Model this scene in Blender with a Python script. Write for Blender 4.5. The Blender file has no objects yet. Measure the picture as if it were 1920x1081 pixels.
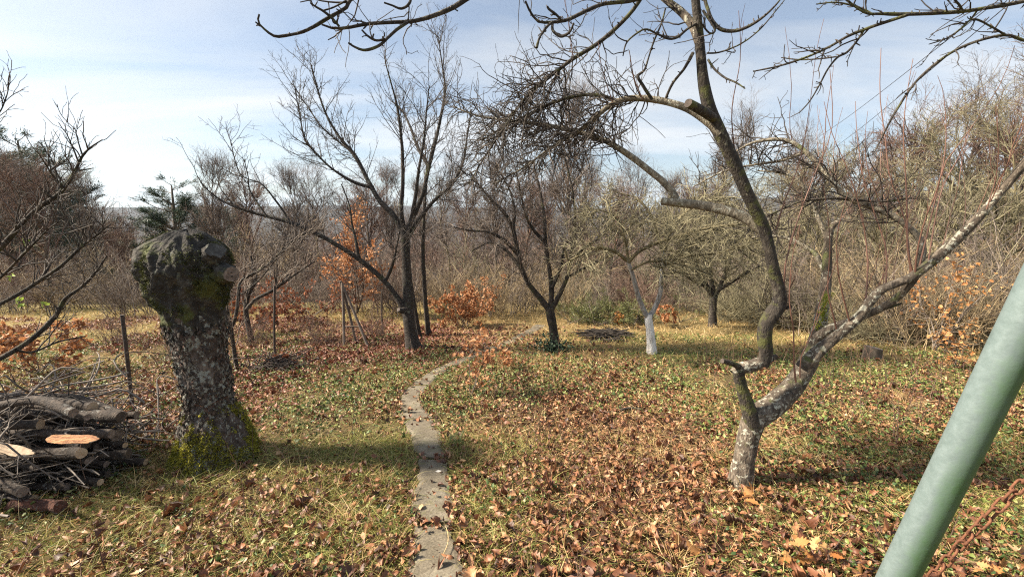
import bpy, math
import numpy as np
from mathutils import Vector

# ------------------------------------------------------------------ camera, sky, sun
scene = bpy.context.scene
col = scene.collection
FPX = 805.0                      # focal length in photo pixels (photo is 1920 wide)
EYE = 1.6
PITCH = math.radians(9.5)
cam_data = bpy.data.cameras.new("camera")
cam_data.sensor_width = 36.0
cam_data.lens = 36.0 * FPX / 1920.0
cam_data.clip_start = 0.05
cam_data.clip_end = 9000.0
cam = bpy.data.objects.new("camera", cam_data)
cam.location = (0, 0, EYE)
cam.rotation_euler = (math.radians(90) - PITCH, 0, 0)
col.objects.link(cam)
scene.camera = cam

SUN_EL, SUN_AZ = math.radians(40), math.radians(-90)     # azimuth from +Y (view), negative = left
world = bpy.data.worlds.new("World")
scene.world = world
world.use_nodes = True
wt = world.node_tree
wn, wl = wt.nodes, wt.links
wn.clear()
w_out = wn.new("ShaderNodeOutputWorld")
w_bg = wn.new("ShaderNodeBackground")
w_bg.inputs["Strength"].default_value = 0.058
sky = wn.new("ShaderNodeTexSky")
sky.sky_type = 'NISHITA'
sky.sun_disc = False
sky.sun_elevation = SUN_EL
sky.sun_rotation = SUN_AZ
sky.air_density = 1.0
sky.dust_density = 1.1
# thin streaky cloud: planar projection of the view direction, lit by the sky itself
tc = wn.new("ShaderNodeTexCoord")
sep = wn.new("ShaderNodeSeparateXYZ")
wl.new(tc.outputs["Generated"], sep.inputs[0])
den = wn.new("ShaderNodeMath"); den.operation = 'ADD'; den.inputs[1].default_value = 0.16
mx = wn.new("ShaderNodeMath"); mx.operation = 'MAXIMUM'; mx.inputs[1].default_value = 0.0
wl.new(sep.outputs[2], mx.inputs[0]); wl.new(mx.outputs[0], den.inputs[0])
dx = wn.new("ShaderNodeMath"); dx.operation = 'DIVIDE'
dy = wn.new("ShaderNodeMath"); dy.operation = 'DIVIDE'
wl.new(sep.outputs[0], dx.inputs[0]); wl.new(den.outputs[0], dx.inputs[1])
wl.new(sep.outputs[1], dy.inputs[0]); wl.new(den.outputs[0], dy.inputs[1])
cmb = wn.new("ShaderNodeCombineXYZ")
wl.new(dx.outputs[0], cmb.inputs[0]); wl.new(dy.outputs[0], cmb.inputs[1])
mp = wn.new("ShaderNodeMapping")
mp.inputs["Rotation"].default_value = (0, 0, math.radians(-24))
mp.inputs["Scale"].default_value = (0.55, 1.25, 1)
wl.new(cmb.outputs[0], mp.inputs[0])
nz = wn.new("ShaderNodeTexNoise")
nz.inputs["Scale"].default_value = 0.95
nz.inputs["Detail"].default_value = 9.0
nz.inputs["Roughness"].default_value = 0.52
nz.inputs["Distortion"].default_value = 0.5
wl.new(mp.outputs[0], nz.inputs[0])
rmp = wn.new("ShaderNodeValToRGB")
rmp.color_ramp.elements[0].position = 0.40; rmp.color_ramp.elements[0].color = (0.22, 0.22, 0.22, 1)
rmp.color_ramp.elements[1].position = 0.62; rmp.color_ramp.elements[1].color = (0.95, 0.95, 0.95, 1)
wl.new(nz.outputs[0], rmp.inputs[0])
bw = wn.new("ShaderNodeRGBToBW")
wl.new(sky.outputs[0], bw.inputs[0])
cl = wn.new("ShaderNodeMath"); cl.operation = 'MULTIPLY_ADD'
cl.inputs[1].default_value = 0.55; cl.inputs[2].default_value = 4.0
wl.new(bw.outputs[0], cl.inputs[0])
ccol = wn.new("ShaderNodeMixRGB"); ccol.blend_type = 'MULTIPLY'; ccol.inputs[0].default_value = 1.0
ccol.inputs[2].default_value = (0.95, 0.985, 1.03, 1)
wl.new(cl.outputs[0], ccol.inputs[1])
cmix = wn.new("ShaderNodeMixRGB")
wl.new(rmp.outputs[0], cmix.inputs[0]); wl.new(sky.outputs[0], cmix.inputs[1]); wl.new(ccol.outputs[0], cmix.inputs[2])
wl.new(cmix.outputs[0], w_bg.inputs[0])
wl.new(w_bg.outputs[0], w_out.inputs[0])

sun_data = bpy.data.lights.new("sun", 'SUN')
sun_data.energy = 5.0
sun_data.angle = math.radians(5.5)
sun_data.color = (1.0, 0.88, 0.71)
sun = bpy.data.objects.new("sun", sun_data)
sd = Vector((math.sin(SUN_AZ) * math.cos(SUN_EL), math.cos(SUN_AZ) * math.cos(SUN_EL), math.sin(SUN_EL)))
sun.rotation_euler = sd.to_track_quat('Z', 'Y').to_euler()
sun.location = sd * 50
col.objects.link(sun)

vs = scene.view_settings
vs.view_transform = 'Standard'; vs.look = 'None'; vs.gamma = 1.0; vs.use_curve_mapping = False
vs.exposure = 1.48
scene.cycles.max_bounces = 5
scene.cycles.diffuse_bounces = 3
scene.cycles.glossy_bounces = 2
scene.cycles.transmission_bounces = 3
scene.cycles.use_denoising = False
scene.cycles.pixel_filter_type = 'BLACKMAN_HARRIS'
scene.cycles.filter_width = 1.15
scene.cycles.sample_clamp_indirect = 1.0
scene.cycles.sample_clamp_direct = 2.5

# ------------------------------------------------------------------ numeric helpers
rng = np.random.default_rng(7)

def hash2(ix, iy, seed):
    n = (ix.astype(np.int64) * 374761393 + iy.astype(np.int64) * 668265263 + seed * 974711) & 0x7fffffff
    n = ((n ^ (n >> 13)) * 1274126177) & 0x7fffffff
    n = (n ^ (n >> 16)) & 0xffff
    return n / 65535.0

def vnoise(x, y, seed=0):
    ix, iy = np.floor(x), np.floor(y)
    fx, fy = x - ix, y - iy
    fx = fx * fx * (3 - 2 * fx); fy = fy * fy * (3 - 2 * fy)
    a = hash2(ix, iy, seed); b = hash2(ix + 1, iy, seed)
    c = hash2(ix, iy + 1, seed); d = hash2(ix + 1, iy + 1, seed)
    return a + (b - a) * fx + (c - a) * fy + (a - b - c + d) * fx * fy

def fbm(x, y, seed=0, octv=4):
    s, a, t = 0.0, 0.5, 0.0
    for k in range(octv):
        s = s + a * vnoise(x * 2 ** k, y * 2 ** k, seed + k * 17); t += a; a *= 0.5
    return s / t

def sstep(a, b, x):
    t = np.clip((x - a) / (b - a), 0, 1)
    return t * t * (3 - 2 * t)

def height(x, y):
    x = np.asarray(x, float); y = np.asarray(y, float)
    yc = np.clip(y, -30, 14)
    h = -0.08 * yc
    h = h + 0.07 * (fbm(x * 0.7, y * 0.7, 3, 3) - 0.5) * sstep(0.8, 2.5, np.hypot(x, y))
    far = np.clip(y - 14, 0, None)
    h = h - 0.10 * np.minimum(far, 90) - 0.05 * np.clip(np.minimum(far, 350) - 90, 0, None)
    r = np.hypot(x, y)
    ridge = 0.78 + 0.95 * (fbm(x / 560 + 3.1, y / 1600, 11, 4) - 0.5)
    az = x / np.maximum(y, 1.0)
    ridge = ridge * (1.0 - 0.35 * sstep(-0.5, -0.9, az) + 0.25 * sstep(0.3, 0.8, az))
    h = h + sstep(380, 1500, r) * (y > 0) * 88 * ridge
    return h

def ray(px, py):
    u = (px - 960) / FPX; v = (540.5 - py) / FPX
    c, s = math.cos(PITCH), math.sin(PITCH)
    return np.array([u, c + s * v, -s + c * v])

def P(px, py, d):
    """point seen at photo pixel (px,py) whose world Y distance is d"""
    r = ray(px, py)
    return r * (d / r[1]) + np.array([0, 0, EYE])

def G(px, py):
    """point of the ground seen at a photo pixel"""
    r = ray(px, py); lo, hi = 0.2, 60.0
    for _ in range(50):
        m = 0.5 * (lo + hi); q = r * m
        if q[2] + EYE > height(q[0], q[1]): lo = m
        else: hi = m
    q = r * lo
    return np.array([q[0], q[1], float(height(q[0], q[1]))])

def catmull(pts, n):
    pts = np.asarray(pts, float)
    if len(pts) == 2:
        t = np.linspace(0, 1, n)[:, None]
        return pts[0] * (1 - t) + pts[1] * t
    seg = np.linalg.norm(np.diff(pts[:, :3], axis=0), axis=1)
    cum = np.concatenate([[0], np.cumsum(seg)])
    u = np.linspace(0, cum[-1], n)
    i = np.clip(np.searchsorted(cum, u, side='right') - 1, 0, len(pts) - 2)
    t = ((u - cum[i]) / np.maximum(seg[i], 1e-9))[:, None]
    p0 = pts[np.maximum(i - 1, 0)]; p1 = pts[i]; p2 = pts[i + 1]; p3 = pts[np.minimum(i + 2, len(pts) - 1)]
    return 0.5 * (2 * p1 + (p2 - p0) * t + (2 * p0 - 5 * p1 + 4 * p2 - p3) * t ** 2 + (3 * p1 - p0 - 3 * p2 + p3) * t ** 3)

def norm(v):
    return v / np.maximum(np.linalg.norm(v, axis=-1, keepdims=True), 1e-9)

# ------------------------------------------------------------------ mesh helpers
def make_mesh(name, parts, mats, smooth=True, attr=None):
    """parts: list of (verts (n,3), faces (m,k), material index)"""
    V, loops, tot, mi, off = [], [], [], [], 0
    for p in parts:
        v, f = p[0].reshape(-1, 3), p[1]
        V.append(v); loops.append((f + off).ravel()); tot.append(np.full(len(f), f.shape[1], np.int32))
        mi.append(np.full(len(f), p[2] if len(p) > 2 else 0, np.int32)); off += len(v)
    V = np.concatenate(V).astype(np.float32); loops = np.concatenate(loops).astype(np.int32)
    tot = np.concatenate(tot); mi = np.concatenate(mi)
    me = bpy.data.meshes.new(name)
    me.vertices.add(len(V)); me.vertices.foreach_set("co", V.ravel())
    me.loops.add(len(loops)); me.loops.foreach_set("vertex_index", loops)
    me.polygons.add(len(tot))
    st = np.concatenate([[0], np.cumsum(tot)[:-1]]).astype(np.int32)
    me.polygons.foreach_set("loop_start", st); me.polygons.foreach_set("loop_total", tot.astype(np.int32))
    me.polygons.foreach_set("material_index", mi)
    me.polygons.foreach_set("use_smooth", np.full(len(tot), smooth))
    for m in (mats if isinstance(mats, (list, tuple)) else [mats]):
        me.materials.append(m)
    if attr is not None:
        a = me.color_attributes.new("tint", 'FLOAT_COLOR', 'POINT')
        a.data.foreach_set("color", np.concatenate([attr, np.ones((len(attr), 1))], 1).astype(np.float32).ravel())
    me.update(calc_edges=True)
    me.validate()
    return me

def add(name, me, parent=None, loc=(0, 0, 0), label=None, cat=None, group=None, kind=None):
    o = bpy.data.objects.new(name, me)
    o.location = loc
    col.objects.link(o)
    if parent is not None: o.parent = parent
    tag(o, label, cat, group, kind)
    return o

def tag(o, label=None, cat=None, group=None, kind=None):
    if label: o["label"] = label
    if cat: o["category"] = cat
    if group: o["group"] = group
    if kind: o["kind"] = kind
    return o

def empty(name, loc, label=None, cat=None, group=None):
    o = bpy.data.objects.new(name, None)
    o.empty_display_size = 0.1
    o.location = loc
    col.objects.link(o)
    return tag(o, label, cat, group)

def copy_tree(o, parent=None):
    c = o.copy(); col.objects.link(c); c.parent = parent
    for ch in list(o.children):
        copy_tree(ch, c)
    return c

def tubes(Pt, R, sides=3):
    """Pt (K,N,3), R (K,N): K thin tubes as one (verts, quads)"""
    K, N, _ = Pt.shape
    T = np.empty_like(Pt)
    T[:, 1:-1] = Pt[:, 2:] - Pt[:, :-2]; T[:, 0] = Pt[:, 1] - Pt[:, 0]; T[:, -1] = Pt[:, -1] - Pt[:, -2]
    T = norm(T)
    ref = norm(rng.normal(size=(K, 1, 3)) + 0 * T)
    A = norm(np.cross(T, ref)); B = np.cross(T, A)
    ang = np.arange(sides) * 2 * math.pi / sides
    V = Pt[:, :, None, :] + R[:, :, None, None] * (A[:, :, None, :] * np.cos(ang)[None, None, :, None] + B[:, :, None, :] * np.sin(ang)[None, None, :, None])
    base = (np.arange(K) * N * sides)[:, None, None] + (np.arange(N - 1) * sides)[None, :, None]
    j = np.arange(sides)[None, None, :]; j2 = (j + 1) % sides
    F = np.stack([base + j, base + j2, base + sides + j2, base + sides + j], -1).reshape(-1, 4)
    return V.reshape(-1, 3), F

def limb(pts, rad, sides=12, rough=0.07, cap0=False, cap1=False, seed=0, lump=6.0):
    """one thick limb with uneven girth -> (verts, quads) and caps (verts, tris)"""
    N = len(pts)
    T = np.gradient(pts, axis=0); T = norm(T)
    a = np.cross(T[0], [0.3, 0.9, 0.2]); a = a / np.linalg.norm(a)
    A = np.zeros_like(pts)
    for i in range(N):
        a = a - T[i] * np.dot(a, T[i]); a = a / np.linalg.norm(a); A[i] = a
    B = np.cross(T, A)
    th = np.arange(sides) * 2 * math.pi / sides
    cum = np.concatenate([[0], np.cumsum(np.linalg.norm(np.diff(pts, axis=0), axis=1))])
    rr = rad[:, None] * np.ones((1, sides))
    uu = np.cos(th)[None, :] * 1.3 + 5 + 0 * rr; vv = np.sin(th)[None, :] * 1.3 + cum[:, None] * lump
    n = fbm(uu * 1.7, vv * (1.0 + 1.6 * (rough > 0.15)) + uu * .8, seed, 3) - 0.5
    rr = rr * (1 + rough * 3.2 * n)
    V = pts[:, None, :] + rr[:, :, None] * (A[:, None, :] * np.cos(th)[None, :, None] + B[:, None, :] * np.sin(th)[None, :, None])
    base = (np.arange(N - 1) * sides)[:, None]; j = np.arange(sides)[None, :]; j2 = (j + 1) % sides
    F = np.stack([base + j, base + j2, base + sides + j2, base + sides + j], -1).reshape(-1, 4)
    caps = []
    if cap0:
        caps.append((np.concatenate([V[0], pts[:1]]), np.stack([(np.arange(sides) + 1) % sides, np.arange(sides), np.full(sides, sides)], -1)))
    if cap1:
        caps.append((np.concatenate([V[-1], pts[-1:]]), np.stack([np.arange(sides), (np.arange(sides) + 1) % sides, np.full(sides, sides)], -1)))
    return (V.reshape(-1, 3), F), caps

def grow(Pp, Rp, K, L, ang, N=6, wig=0.16, up=0.0, r0=0.004, r1=0.0012, t0=0.15, t1=1.0, fall=0.5, kink=None):
    """K child shoots spread along the parents (M,n,3)"""
    M, n, _ = Pp.shape
    seg = np.linalg.norm(np.diff(Pp, axis=1), axis=2).sum(1)
    idx = rng.choice(M, K, p=seg / seg.sum())
    t = t0 + (t1 - t0) * rng.random(K)
    f = t * (n - 1); i = np.minimum(f.astype(int), n - 2); w = (f - i)[:, None]
    p0 = Pp[idx, i]; p1 = Pp[idx, i + 1]
    pos = p0 * (1 - w) + p1 * w
    T = norm(p1 - p0)
    rp = Rp[idx, i] * (1 - w[:, 0]) + Rp[idx, i + 1] * w[:, 0]
    perp = norm(np.cross(T, rng.normal(size=(K, 3))))
    perp[:, 2] += up * 1.5
    a = rng.uniform(ang[0], ang[1], K)[:, None]
    D = norm(np.cos(a) * T + np.sin(a) * norm(perp))
    ln = rng.uniform(L[0], L[1], K) * (1 - fall * t)
    Q = np.empty((K, N, 3)); Q[:, 0] = pos
    st = (ln / (N - 1))[:, None]
    for k in range(1, N):
        D = norm(D + wig * rng.normal(size=(K, 3)) + np.array([0, 0, up * 0.25]))
        Q[:, k] = Q[:, k - 1] + D * st
    rs = np.minimum(rp * 0.8, r0 * rng.uniform(0.75, 1.25, K))
    re = np.minimum(rs * 0.75, r1)
    R = rs[:, None] + (re - rs)[:, None] * np.linspace(0, 1, N)[None, :]
    return Q, R

def blades(pos, dirs, length, width, bend=0.4, seg=3):
    """grass-like tapered strips; returns verts, quads"""
    K = len(pos)
    side = norm(np.cross(dirs, rng.normal(size=(K, 3))))
    t = np.linspace(0, 1, seg + 1)
    hz = norm(rng.normal(size=(K, 3)) * [1, 1, 0.0])
    C = pos[:, None] + dirs[:, None] * (length[:, None] * t)[:, :, None] + (hz[:, None] * (bend * length)[:, None, None] - np.array([0, 0, 0.5]) * (bend * length)[:, None, None]) * (t ** 2)[None, :, None]
    w = width[:, None] * (1 - 0.92 * t)[None, :]
    V = np.stack([C - side[:, None] * w[:, :, None] / 2, C + side[:, None] * w[:, :, None] / 2], 2)
    n2 = (seg + 1) * 2
    b = (np.arange(K) * n2)[:, None] + (np.arange(seg) * 2)[None, :]
    F = np.stack([b, b + 1, b + 3, b + 2], -1).reshape(-1, 4)
    return V.reshape(-1, 3), F

def leaf_template(st, lobes=4.0, wmax=0.30, depth=0.34, stem=0.12):
    t = np.linspace(0, 1, st)
    w = wmax * np.sin(math.pi * np.clip(t, 0.02, 0.985) ** 0.85) * (1 + depth * np.cos(2 * math.pi * lobes * t + 2.4))
    w[0] = 0.015; w[-1] = 0.03
    L = np.stack([t, w, 0 * t], -1); C = np.stack([t, 0 * t, 0 * t], -1); R = np.stack([t, -w, 0 * t], -1)
    V = np.stack([L, C, R], 1).reshape(-1, 3)
    b = np.arange(st - 1) * 3
    F = np.concatenate([np.stack([b, b + 1, b + 4, b + 3], -1), np.stack([b + 1, b + 2, b + 5, b + 4], -1)])
    return V, F

def place_leaves(tpl, pos, size, tilt=0.35, curl=0.5, normal_up=True, yaw=None):
    V, F = tpl
    K = len(pos)
    yaw = rng.uniform(0, 2 * math.pi, K) if yaw is None else yaw
    cx = rng.normal(0, curl, K); cy = rng.normal(0.1, curl * 1.6, K); tw = rng.normal(0, curl, K)
    X = V[None, :, 0] - 0.5; Y = V[None, :, 1] + 0 * yaw[:, None]
    Z = cx[:, None] * X ** 2 + cy[:, None] * np.abs(Y) * 0.9 + tw[:, None] * X * Y
    X = X + 0 * Z
    X = X * size[:, None]; Y = Y * size[:, None]; Z = Z * size[:, None]
    a = rng.normal(0, tilt, K)[:, None]; b = rng.normal(0, tilt, K)[:, None]
    Y, Z = Y * np.cos(a) - Z * np.sin(a), Y * np.sin(a) + Z * np.cos(a)
    X, Z = X * np.cos(b) - Z * np.sin(b), X * np.sin(b) + Z * np.cos(b)
    c, s = np.cos(yaw)[:, None], np.sin(yaw)[:, None]
    W = np.stack([X * c - Y * s, X * s + Y * c, Z], -1) + pos[:, None, :]
    n = V.shape[0]
    FF = (F[None] + (np.arange(K) * n)[:, None, None]).reshape(-1, F.shape[1])
    return W.reshape(-1, 3), FF

# ------------------------------------------------------------------ materials
def mat(name):
    m = bpy.data.materials.new(name); m.use_nodes = True
    n, l = m.node_tree.nodes, m.node_tree.links
    b = n["Principled BSDF"]
    return m, n, l, b

def ramp(n, stops, interp='LINEAR'):
    r = n.new("ShaderNodeValToRGB"); e = r.color_ramp; e.interpolation = interp
    while len(e.elements) < len(stops): e.elements.new(0.5)
    for k, (p, c) in enumerate(stops):
        e.elements[k].position = p; e.elements[k].color = (*c, 1)
    return r

def tex_coord(n, l, scale=(1, 1, 1)):
    t = n.new("ShaderNodeTexCoord"); m = n.new("ShaderNodeMapping"); m.inputs["Scale"].default_value = scale
    l.new(t.outputs["Object"], m.inputs[0]); return m.outputs[0]

def noise(n, l, vec, scale, detail=5, rough=0.6, dist=0.0):
    t = n.new("ShaderNodeTexNoise"); t.inputs["Scale"].default_value = scale; t.inputs["Detail"].default_value = detail
    t.inputs["Roughness"].default_value = rough; t.inputs["Distortion"].default_value = dist
    l.new(vec, t.inputs["Vector"]); return t.outputs[0]

def mixc(n, l, fac, a, b):
    m = n.new("ShaderNodeMixRGB")
    if isinstance(fac, float): m.inputs[0].default_value = fac
    else: l.new(fac, m.inputs[0])
    for k, v in ((1, a), (2, b)):
        if isinstance(v, tuple): m.inputs[k].default_value = (*v, 1)
        else: l.new(v, m.inputs[k])
    return m.outputs[0]

def bump(n, l, b, h, strength=0.6, dist=0.01):
    k = n.new("ShaderNodeBump"); k.inputs["Strength"].default_value = strength; k.inputs["Distance"].default_value = dist
    l.new(h, k.inputs["Height"]); l.new(k.outputs[0], b.inputs["Normal"])

def bark(name, dark, mid, light, lichen=None, lam=0.5, moss=None, mam=0.4, scale=14.0, stretch=0.45, bs=0.8, bd=0.012):
    m, n, l, b = mat(name)
    v = tex_coord(n, l, (1, 1, stretch))
    v2 = tex_coord(n, l)
    n1 = noise(n, l, v, scale, 7, 0.68, 0.6)
    r = ramp(n, [(0.30, dark), (0.5, mid), (0.68, light)])
    l.new(n1, r.inputs[0]); c = r.outputs[0]
    if lichen:
        n2 = noise(n, l, v2, scale * 1.5, 5, 0.6, 0.4)
        n3 = noise(n, l, v2, scale * 0.22, 2)
        mu = n.new("ShaderNodeMath"); mu.operation = 'MULTIPLY_ADD'; mu.inputs[1].default_value = 0.45
        l.new(n3, mu.inputs[0]); l.new(n2, mu.inputs[2])
        k = 0.62 + 0.28 * (1 - lam)
        rr = ramp(n, [(k, (0, 0, 0)), (k + 0.05, (1, 1, 1))]); l.new(mu.outputs[0], rr.inputs[0])
        c = mixc(n, l, rr.outputs[0], c, lichen)
    if moss:
        n4 = noise(n, l, v2, scale * 0.28, 4, 0.65)
        k = 0.42 + 0.25 * (1 - mam)
        rr = ramp(n, [(k, (0, 0, 0)), (k + 0.10, (1, 1, 1))]); l.new(n4, rr.inputs[0])
        c = mixc(n, l, rr.outputs[0], c, moss)
    l.new(c, b.inputs["Base Color"]); b.inputs["Roughness"].default_value = 0.88
    vo = n.new("ShaderNodeTexVoronoi"); vo.feature = 'DISTANCE_TO_EDGE'; vo.inputs["Scale"].default_value = scale * 2.2
    l.new(v, vo.inputs["Vector"])
    ad = n.new("ShaderNodeMath"); ad.operation = 'MULTIPLY_ADD'; ad.inputs[1].default_value = 0.7
    l.new(vo.outputs["Distance"], ad.inputs[0]); l.new(n1, ad.inputs[2])
    bump(n, l, b, ad.outputs[0], bs, bd)
    return m

def twig(name, a, b_, rough=0.8):
    m, n, l, b = mat(name)
    g = n.new("ShaderNodeNewGeometry")
    r = ramp(n, [(0.0, a), (1.0, b_)]); l.new(g.outputs["Random Per Island"], r.inputs[0])
    l.new(r.outputs[0], b.inputs["Base Color"]); b.inputs["Roughness"].default_value = rough
    return m

def foliage(name, stops, trans=0.25, rough=0.65, vein=True):
    m, n, l, b = mat(name)
    g = n.new("ShaderNodeNewGeometry"); oi = n.new("ShaderNodeObjectInfo")
    ad = n.new("ShaderNodeMath"); ad.operation = 'ADD'
    l.new(g.outputs["Random Per Island"], ad.inputs[0]); l.new(oi.outputs["Random"], ad.inputs[1])
    fr = n.new("ShaderNodeMath"); fr.operation = 'FRACT'; l.new(ad.outputs[0], fr.inputs[0])
    r = ramp(n, stops); l.new(fr.outputs[0], r.inputs[0]); c = r.outputs[0]
    if vein:
        v = tex_coord(n, l)
        q = noise(n, l, v, 60, 4, 0.6)
        rr = ramp(n, [(0.3, (0.55, 0.5, 0.45)), (0.65, (1.1, 1.08, 1.05))]); l.new(q, rr.inputs[0])
        mm = n.new("ShaderNodeMixRGB"); mm.blend_type = 'MULTIPLY'; mm.inputs[0].default_value = 1.0
        l.new(c, mm.inputs[1]); l.new(rr.outputs[0], mm.inputs[2]); c = mm.outputs[0]
    l.new(c, b.inputs["Base Color"]); b.inputs["Roughness"].default_value = rough
    if trans > 0:
        tr = n.new("ShaderNodeBsdfTranslucent"); l.new(c, tr.inputs["Color"])
        mx_ = n.new("ShaderNodeMixShader"); mx_.inputs[0].default_value = trans
        l.new(b.outputs[0], mx_.inputs[1]); l.new(tr.outputs[0], mx_.inputs[2])
        l.new(mx_.outputs[0], n["Material Output"].inputs[0])
    return m

M = {}
M['apple'] = bark('apple_bark', (0.018, 0.014, 0.011), (0.085, 0.066, 0.048), (0.25, 0.205, 0.155), lichen=(0.36, 0.35, 0.28), lam=0.45, moss=(0.085, 0.095, 0.03), mam=0.4, scale=26, stretch=0.5)
M['apple_dark'] = bark('apple_stem_bark', (0.010, 0.008, 0.007), (0.035, 0.028, 0.022), (0.085, 0.070, 0.052), lichen=(0.14, 0.13, 0.09), lam=0.12, moss=(0.085, 0.088, 0.026), mam=0.62, scale=30)
M['apple_pale'] = bark('lichen_limb_bark', (0.05, 0.042, 0.03), (0.17, 0.145, 0.105), (0.31, 0.275, 0.21), lichen=(0.40, 0.40, 0.33), lam=0.3, moss=(0.12, 0.13, 0.05), mam=0.3, scale=32)
M['cherry'] = bark('cherry_bark', (0.010, 0.008, 0.007), (0.030, 0.024, 0.020), (0.085, 0.068, 0.055), lichen=(0.14, 0.145, 0.11), lam=0.2, moss=(0.06, 0.07, 0.022), mam=0.3, scale=16, stretch=2.6)
M['plum'] = bark('plum_bark', (0.010, 0.008, 0.007), (0.032, 0.025, 0.019), (0.09, 0.07, 0.05), moss=(0.065, 0.07, 0.022), mam=0.4, scale=18)
M['white'] = bark('limewashed_bark', (0.30, 0.27, 0.24), (0.74, 0.72, 0.69), (0.85, 0.84, 0.82), scale=16, stretch=0.3)
M['white_thin'] = bark('faded_limewash_bark', (0.12, 0.10, 0.085), (0.30, 0.29, 0.28), (0.52, 0.52, 0.51), scale=16, stretch=0.35)
M['wood_bg'] = bark('woodland_bark', (0.04, 0.03, 0.022), (0.11, 0.085, 0.06), (0.20, 0.16, 0.12), scale=6)
M['olive_bg'] = bark('mossy_woodland_bark', (0.05, 0.04, 0.022), (0.14, 0.115, 0.06), (0.24, 0.20, 0.11), scale=6)
M['old'] = bark('old_stump_bark', (0.02, 0.015, 0.013), (0.085, 0.066, 0.055), (0.20, 0.165, 0.14), lichen=(0.27, 0.285, 0.255), lam=0.5, scale=22, stretch=0.45, bs=1.0, bd=0.02)
M['old_head'] = bark('blackened_stump_head', (0.010, 0.009, 0.008), (0.032, 0.028, 0.024), (0.085, 0.075, 0.06), lichen=(0.13, 0.14, 0.11), lam=0.15, moss=(0.07, 0.08, 0.02), mam=0.5, scale=15, stretch=0.8, bs=1.0, bd=0.02)
M['twig_apple'] = twig('apple_twig', (0.075, 0.06, 0.045), (0.19, 0.16, 0.115))
M['twig_dark'] = twig('dark_twig', (0.022, 0.018, 0.015), (0.085, 0.068, 0.055))
M['twig_red'] = twig('red_water_shoot', (0.11, 0.055, 0.042), (0.22, 0.115, 0.08), 0.55)
M['twig_cherry'] = twig('cherry_twig', (0.022, 0.018, 0.015), (0.095, 0.077, 0.064))
M['twig_olive'] = twig('olive_twig', (0.06, 0.052, 0.028), (0.33, 0.295, 0.18))
M['twig_grey'] = twig('grey_twig', (0.045, 0.035, 0.029), (0.27, 0.22, 0.18))
M['twig_pink'] = twig('reddish_wood_twig', (0.06, 0.036, 0.028), (0.22, 0.135, 0.098))
M['twig_wood'] = twig('woodland_twig', (0.035, 0.026, 0.021), (0.20, 0.15, 0.118))
M['twig_far'] = twig('valley_wood_twig', (0.045, 0.03, 0.024), (0.16, 0.10, 0.075))
M['twig_tan'] = twig('tan_thicket_twig', (0.06, 0.042, 0.024), (0.42, 0.32, 0.185))
M['litter'] = foliage('fallen_leaves', [(0.0, (0.075, 0.038, 0.024)), (0.35, (0.15, 0.060, 0.032)), (0.65, (0.28, 0.122, 0.060)), (0.9, (0.44, 0.235, 0.115)), (1.0, (0.60, 0.42, 0.26))], 0.12, 0.55)
M['litter_red'] = foliage('red_fallen_leaves', [(0.0, (0.09, 0.033, 0.022)), (0.5, (0.23, 0.082, 0.05)), (1.0, (0.40, 0.19, 0.12))], 0.12, 0.55)
M['oak'] = foliage('withered_oak_leaves', [(0.0, (0.33, 0.13, 0.05)), (0.5, (0.48, 0.22, 0.095)), (1.0, (0.62, 0.37, 0.19))], 0.35)
M['oak_near'] = foliage('golden_oak_leaves', [(0.0, (0.42, 0.17, 0.05)), (0.5, (0.58, 0.30, 0.11)), (1.0, (0.68, 0.42, 0.19))], 0.35)
M['oak_dark'] = foliage('russet_oak_leaves', [(0.0, (0.17, 0.06, 0.03)), (1.0, (0.34, 0.13, 0.06))], 0.3)
M['grass'] = foliage('green_grass', [(0.0, (0.12, 0.16, 0.03)), (0.45, (0.24, 0.27, 0.06)), (0.75, (0.42, 0.38, 0.11)), (1.0, (0.58, 0.46, 0.20))], 0.3, 0.6, False)
M['straw'] = foliage('dry_grass', [(0.0, (0.36, 0.22, 0.08)), (0.5, (0.56, 0.39, 0.165)), (1.0, (0.72, 0.56, 0.31))], 0.25, 0.6, False)
M['ivy'] = foliage('ground_cover', [(0.0, (0.035, 0.07, 0.018)), (0.5, (0.10, 0.15, 0.035)), (0.85, (0.23, 0.26, 0.065)), (1.0, (0.38, 0.38, 0.16))], 0.15, 0.55, False)
M['needle'] = foliage('conifer_needles', [(0.0, (0.018, 0.04, 0.022)), (1.0, (0.06, 0.10, 0.05))], 0.1, 0.6, False)
M['juniper'] = foliage('juniper_needles', [(0.0, (0.06, 0.075, 0.02)), (1.0, (0.19, 0.20, 0.065))], 0.15, 0.6, False)
M['lime'] = foliage('fresh_leaf', [(0.0, (0.25, 0.34, 0.05)), (1.0, (0.38, 0.48, 0.09))], 0.4, 0.5, False)
M['moss'] = foliage('moss', [(0.0, (0.07, 0.07, 0.008)), (0.5, (0.22, 0.21, 0.02)), (1.0, (0.42, 0.38, 0.045))], 0.15, 0.9, False)
M['moss_dark'] = foliage('dark_moss', [(0.0, (0.018, 0.024, 0.007)), (1.0, (0.10, 0.105, 0.022))], 0.1, 0.9, False)
M['moss_bright'] = foliage('bright_moss', [(0.0, (0.14, 0.18, 0.01)), (1.0, (0.34, 0.36, 0.03))], 0.2, 0.9, False)
M['flake'] = foliage('bark_flakes', [(0.0, (0.022, 0.017, 0.014)), (0.4, (0.06, 0.046, 0.038)), (0.55, (0.10, 0.058, 0.044)), (0.7, (0.13, 0.12, 0.105)), (1.0, (0.235, 0.245, 0.215))], 0.0, 0.9)

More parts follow.
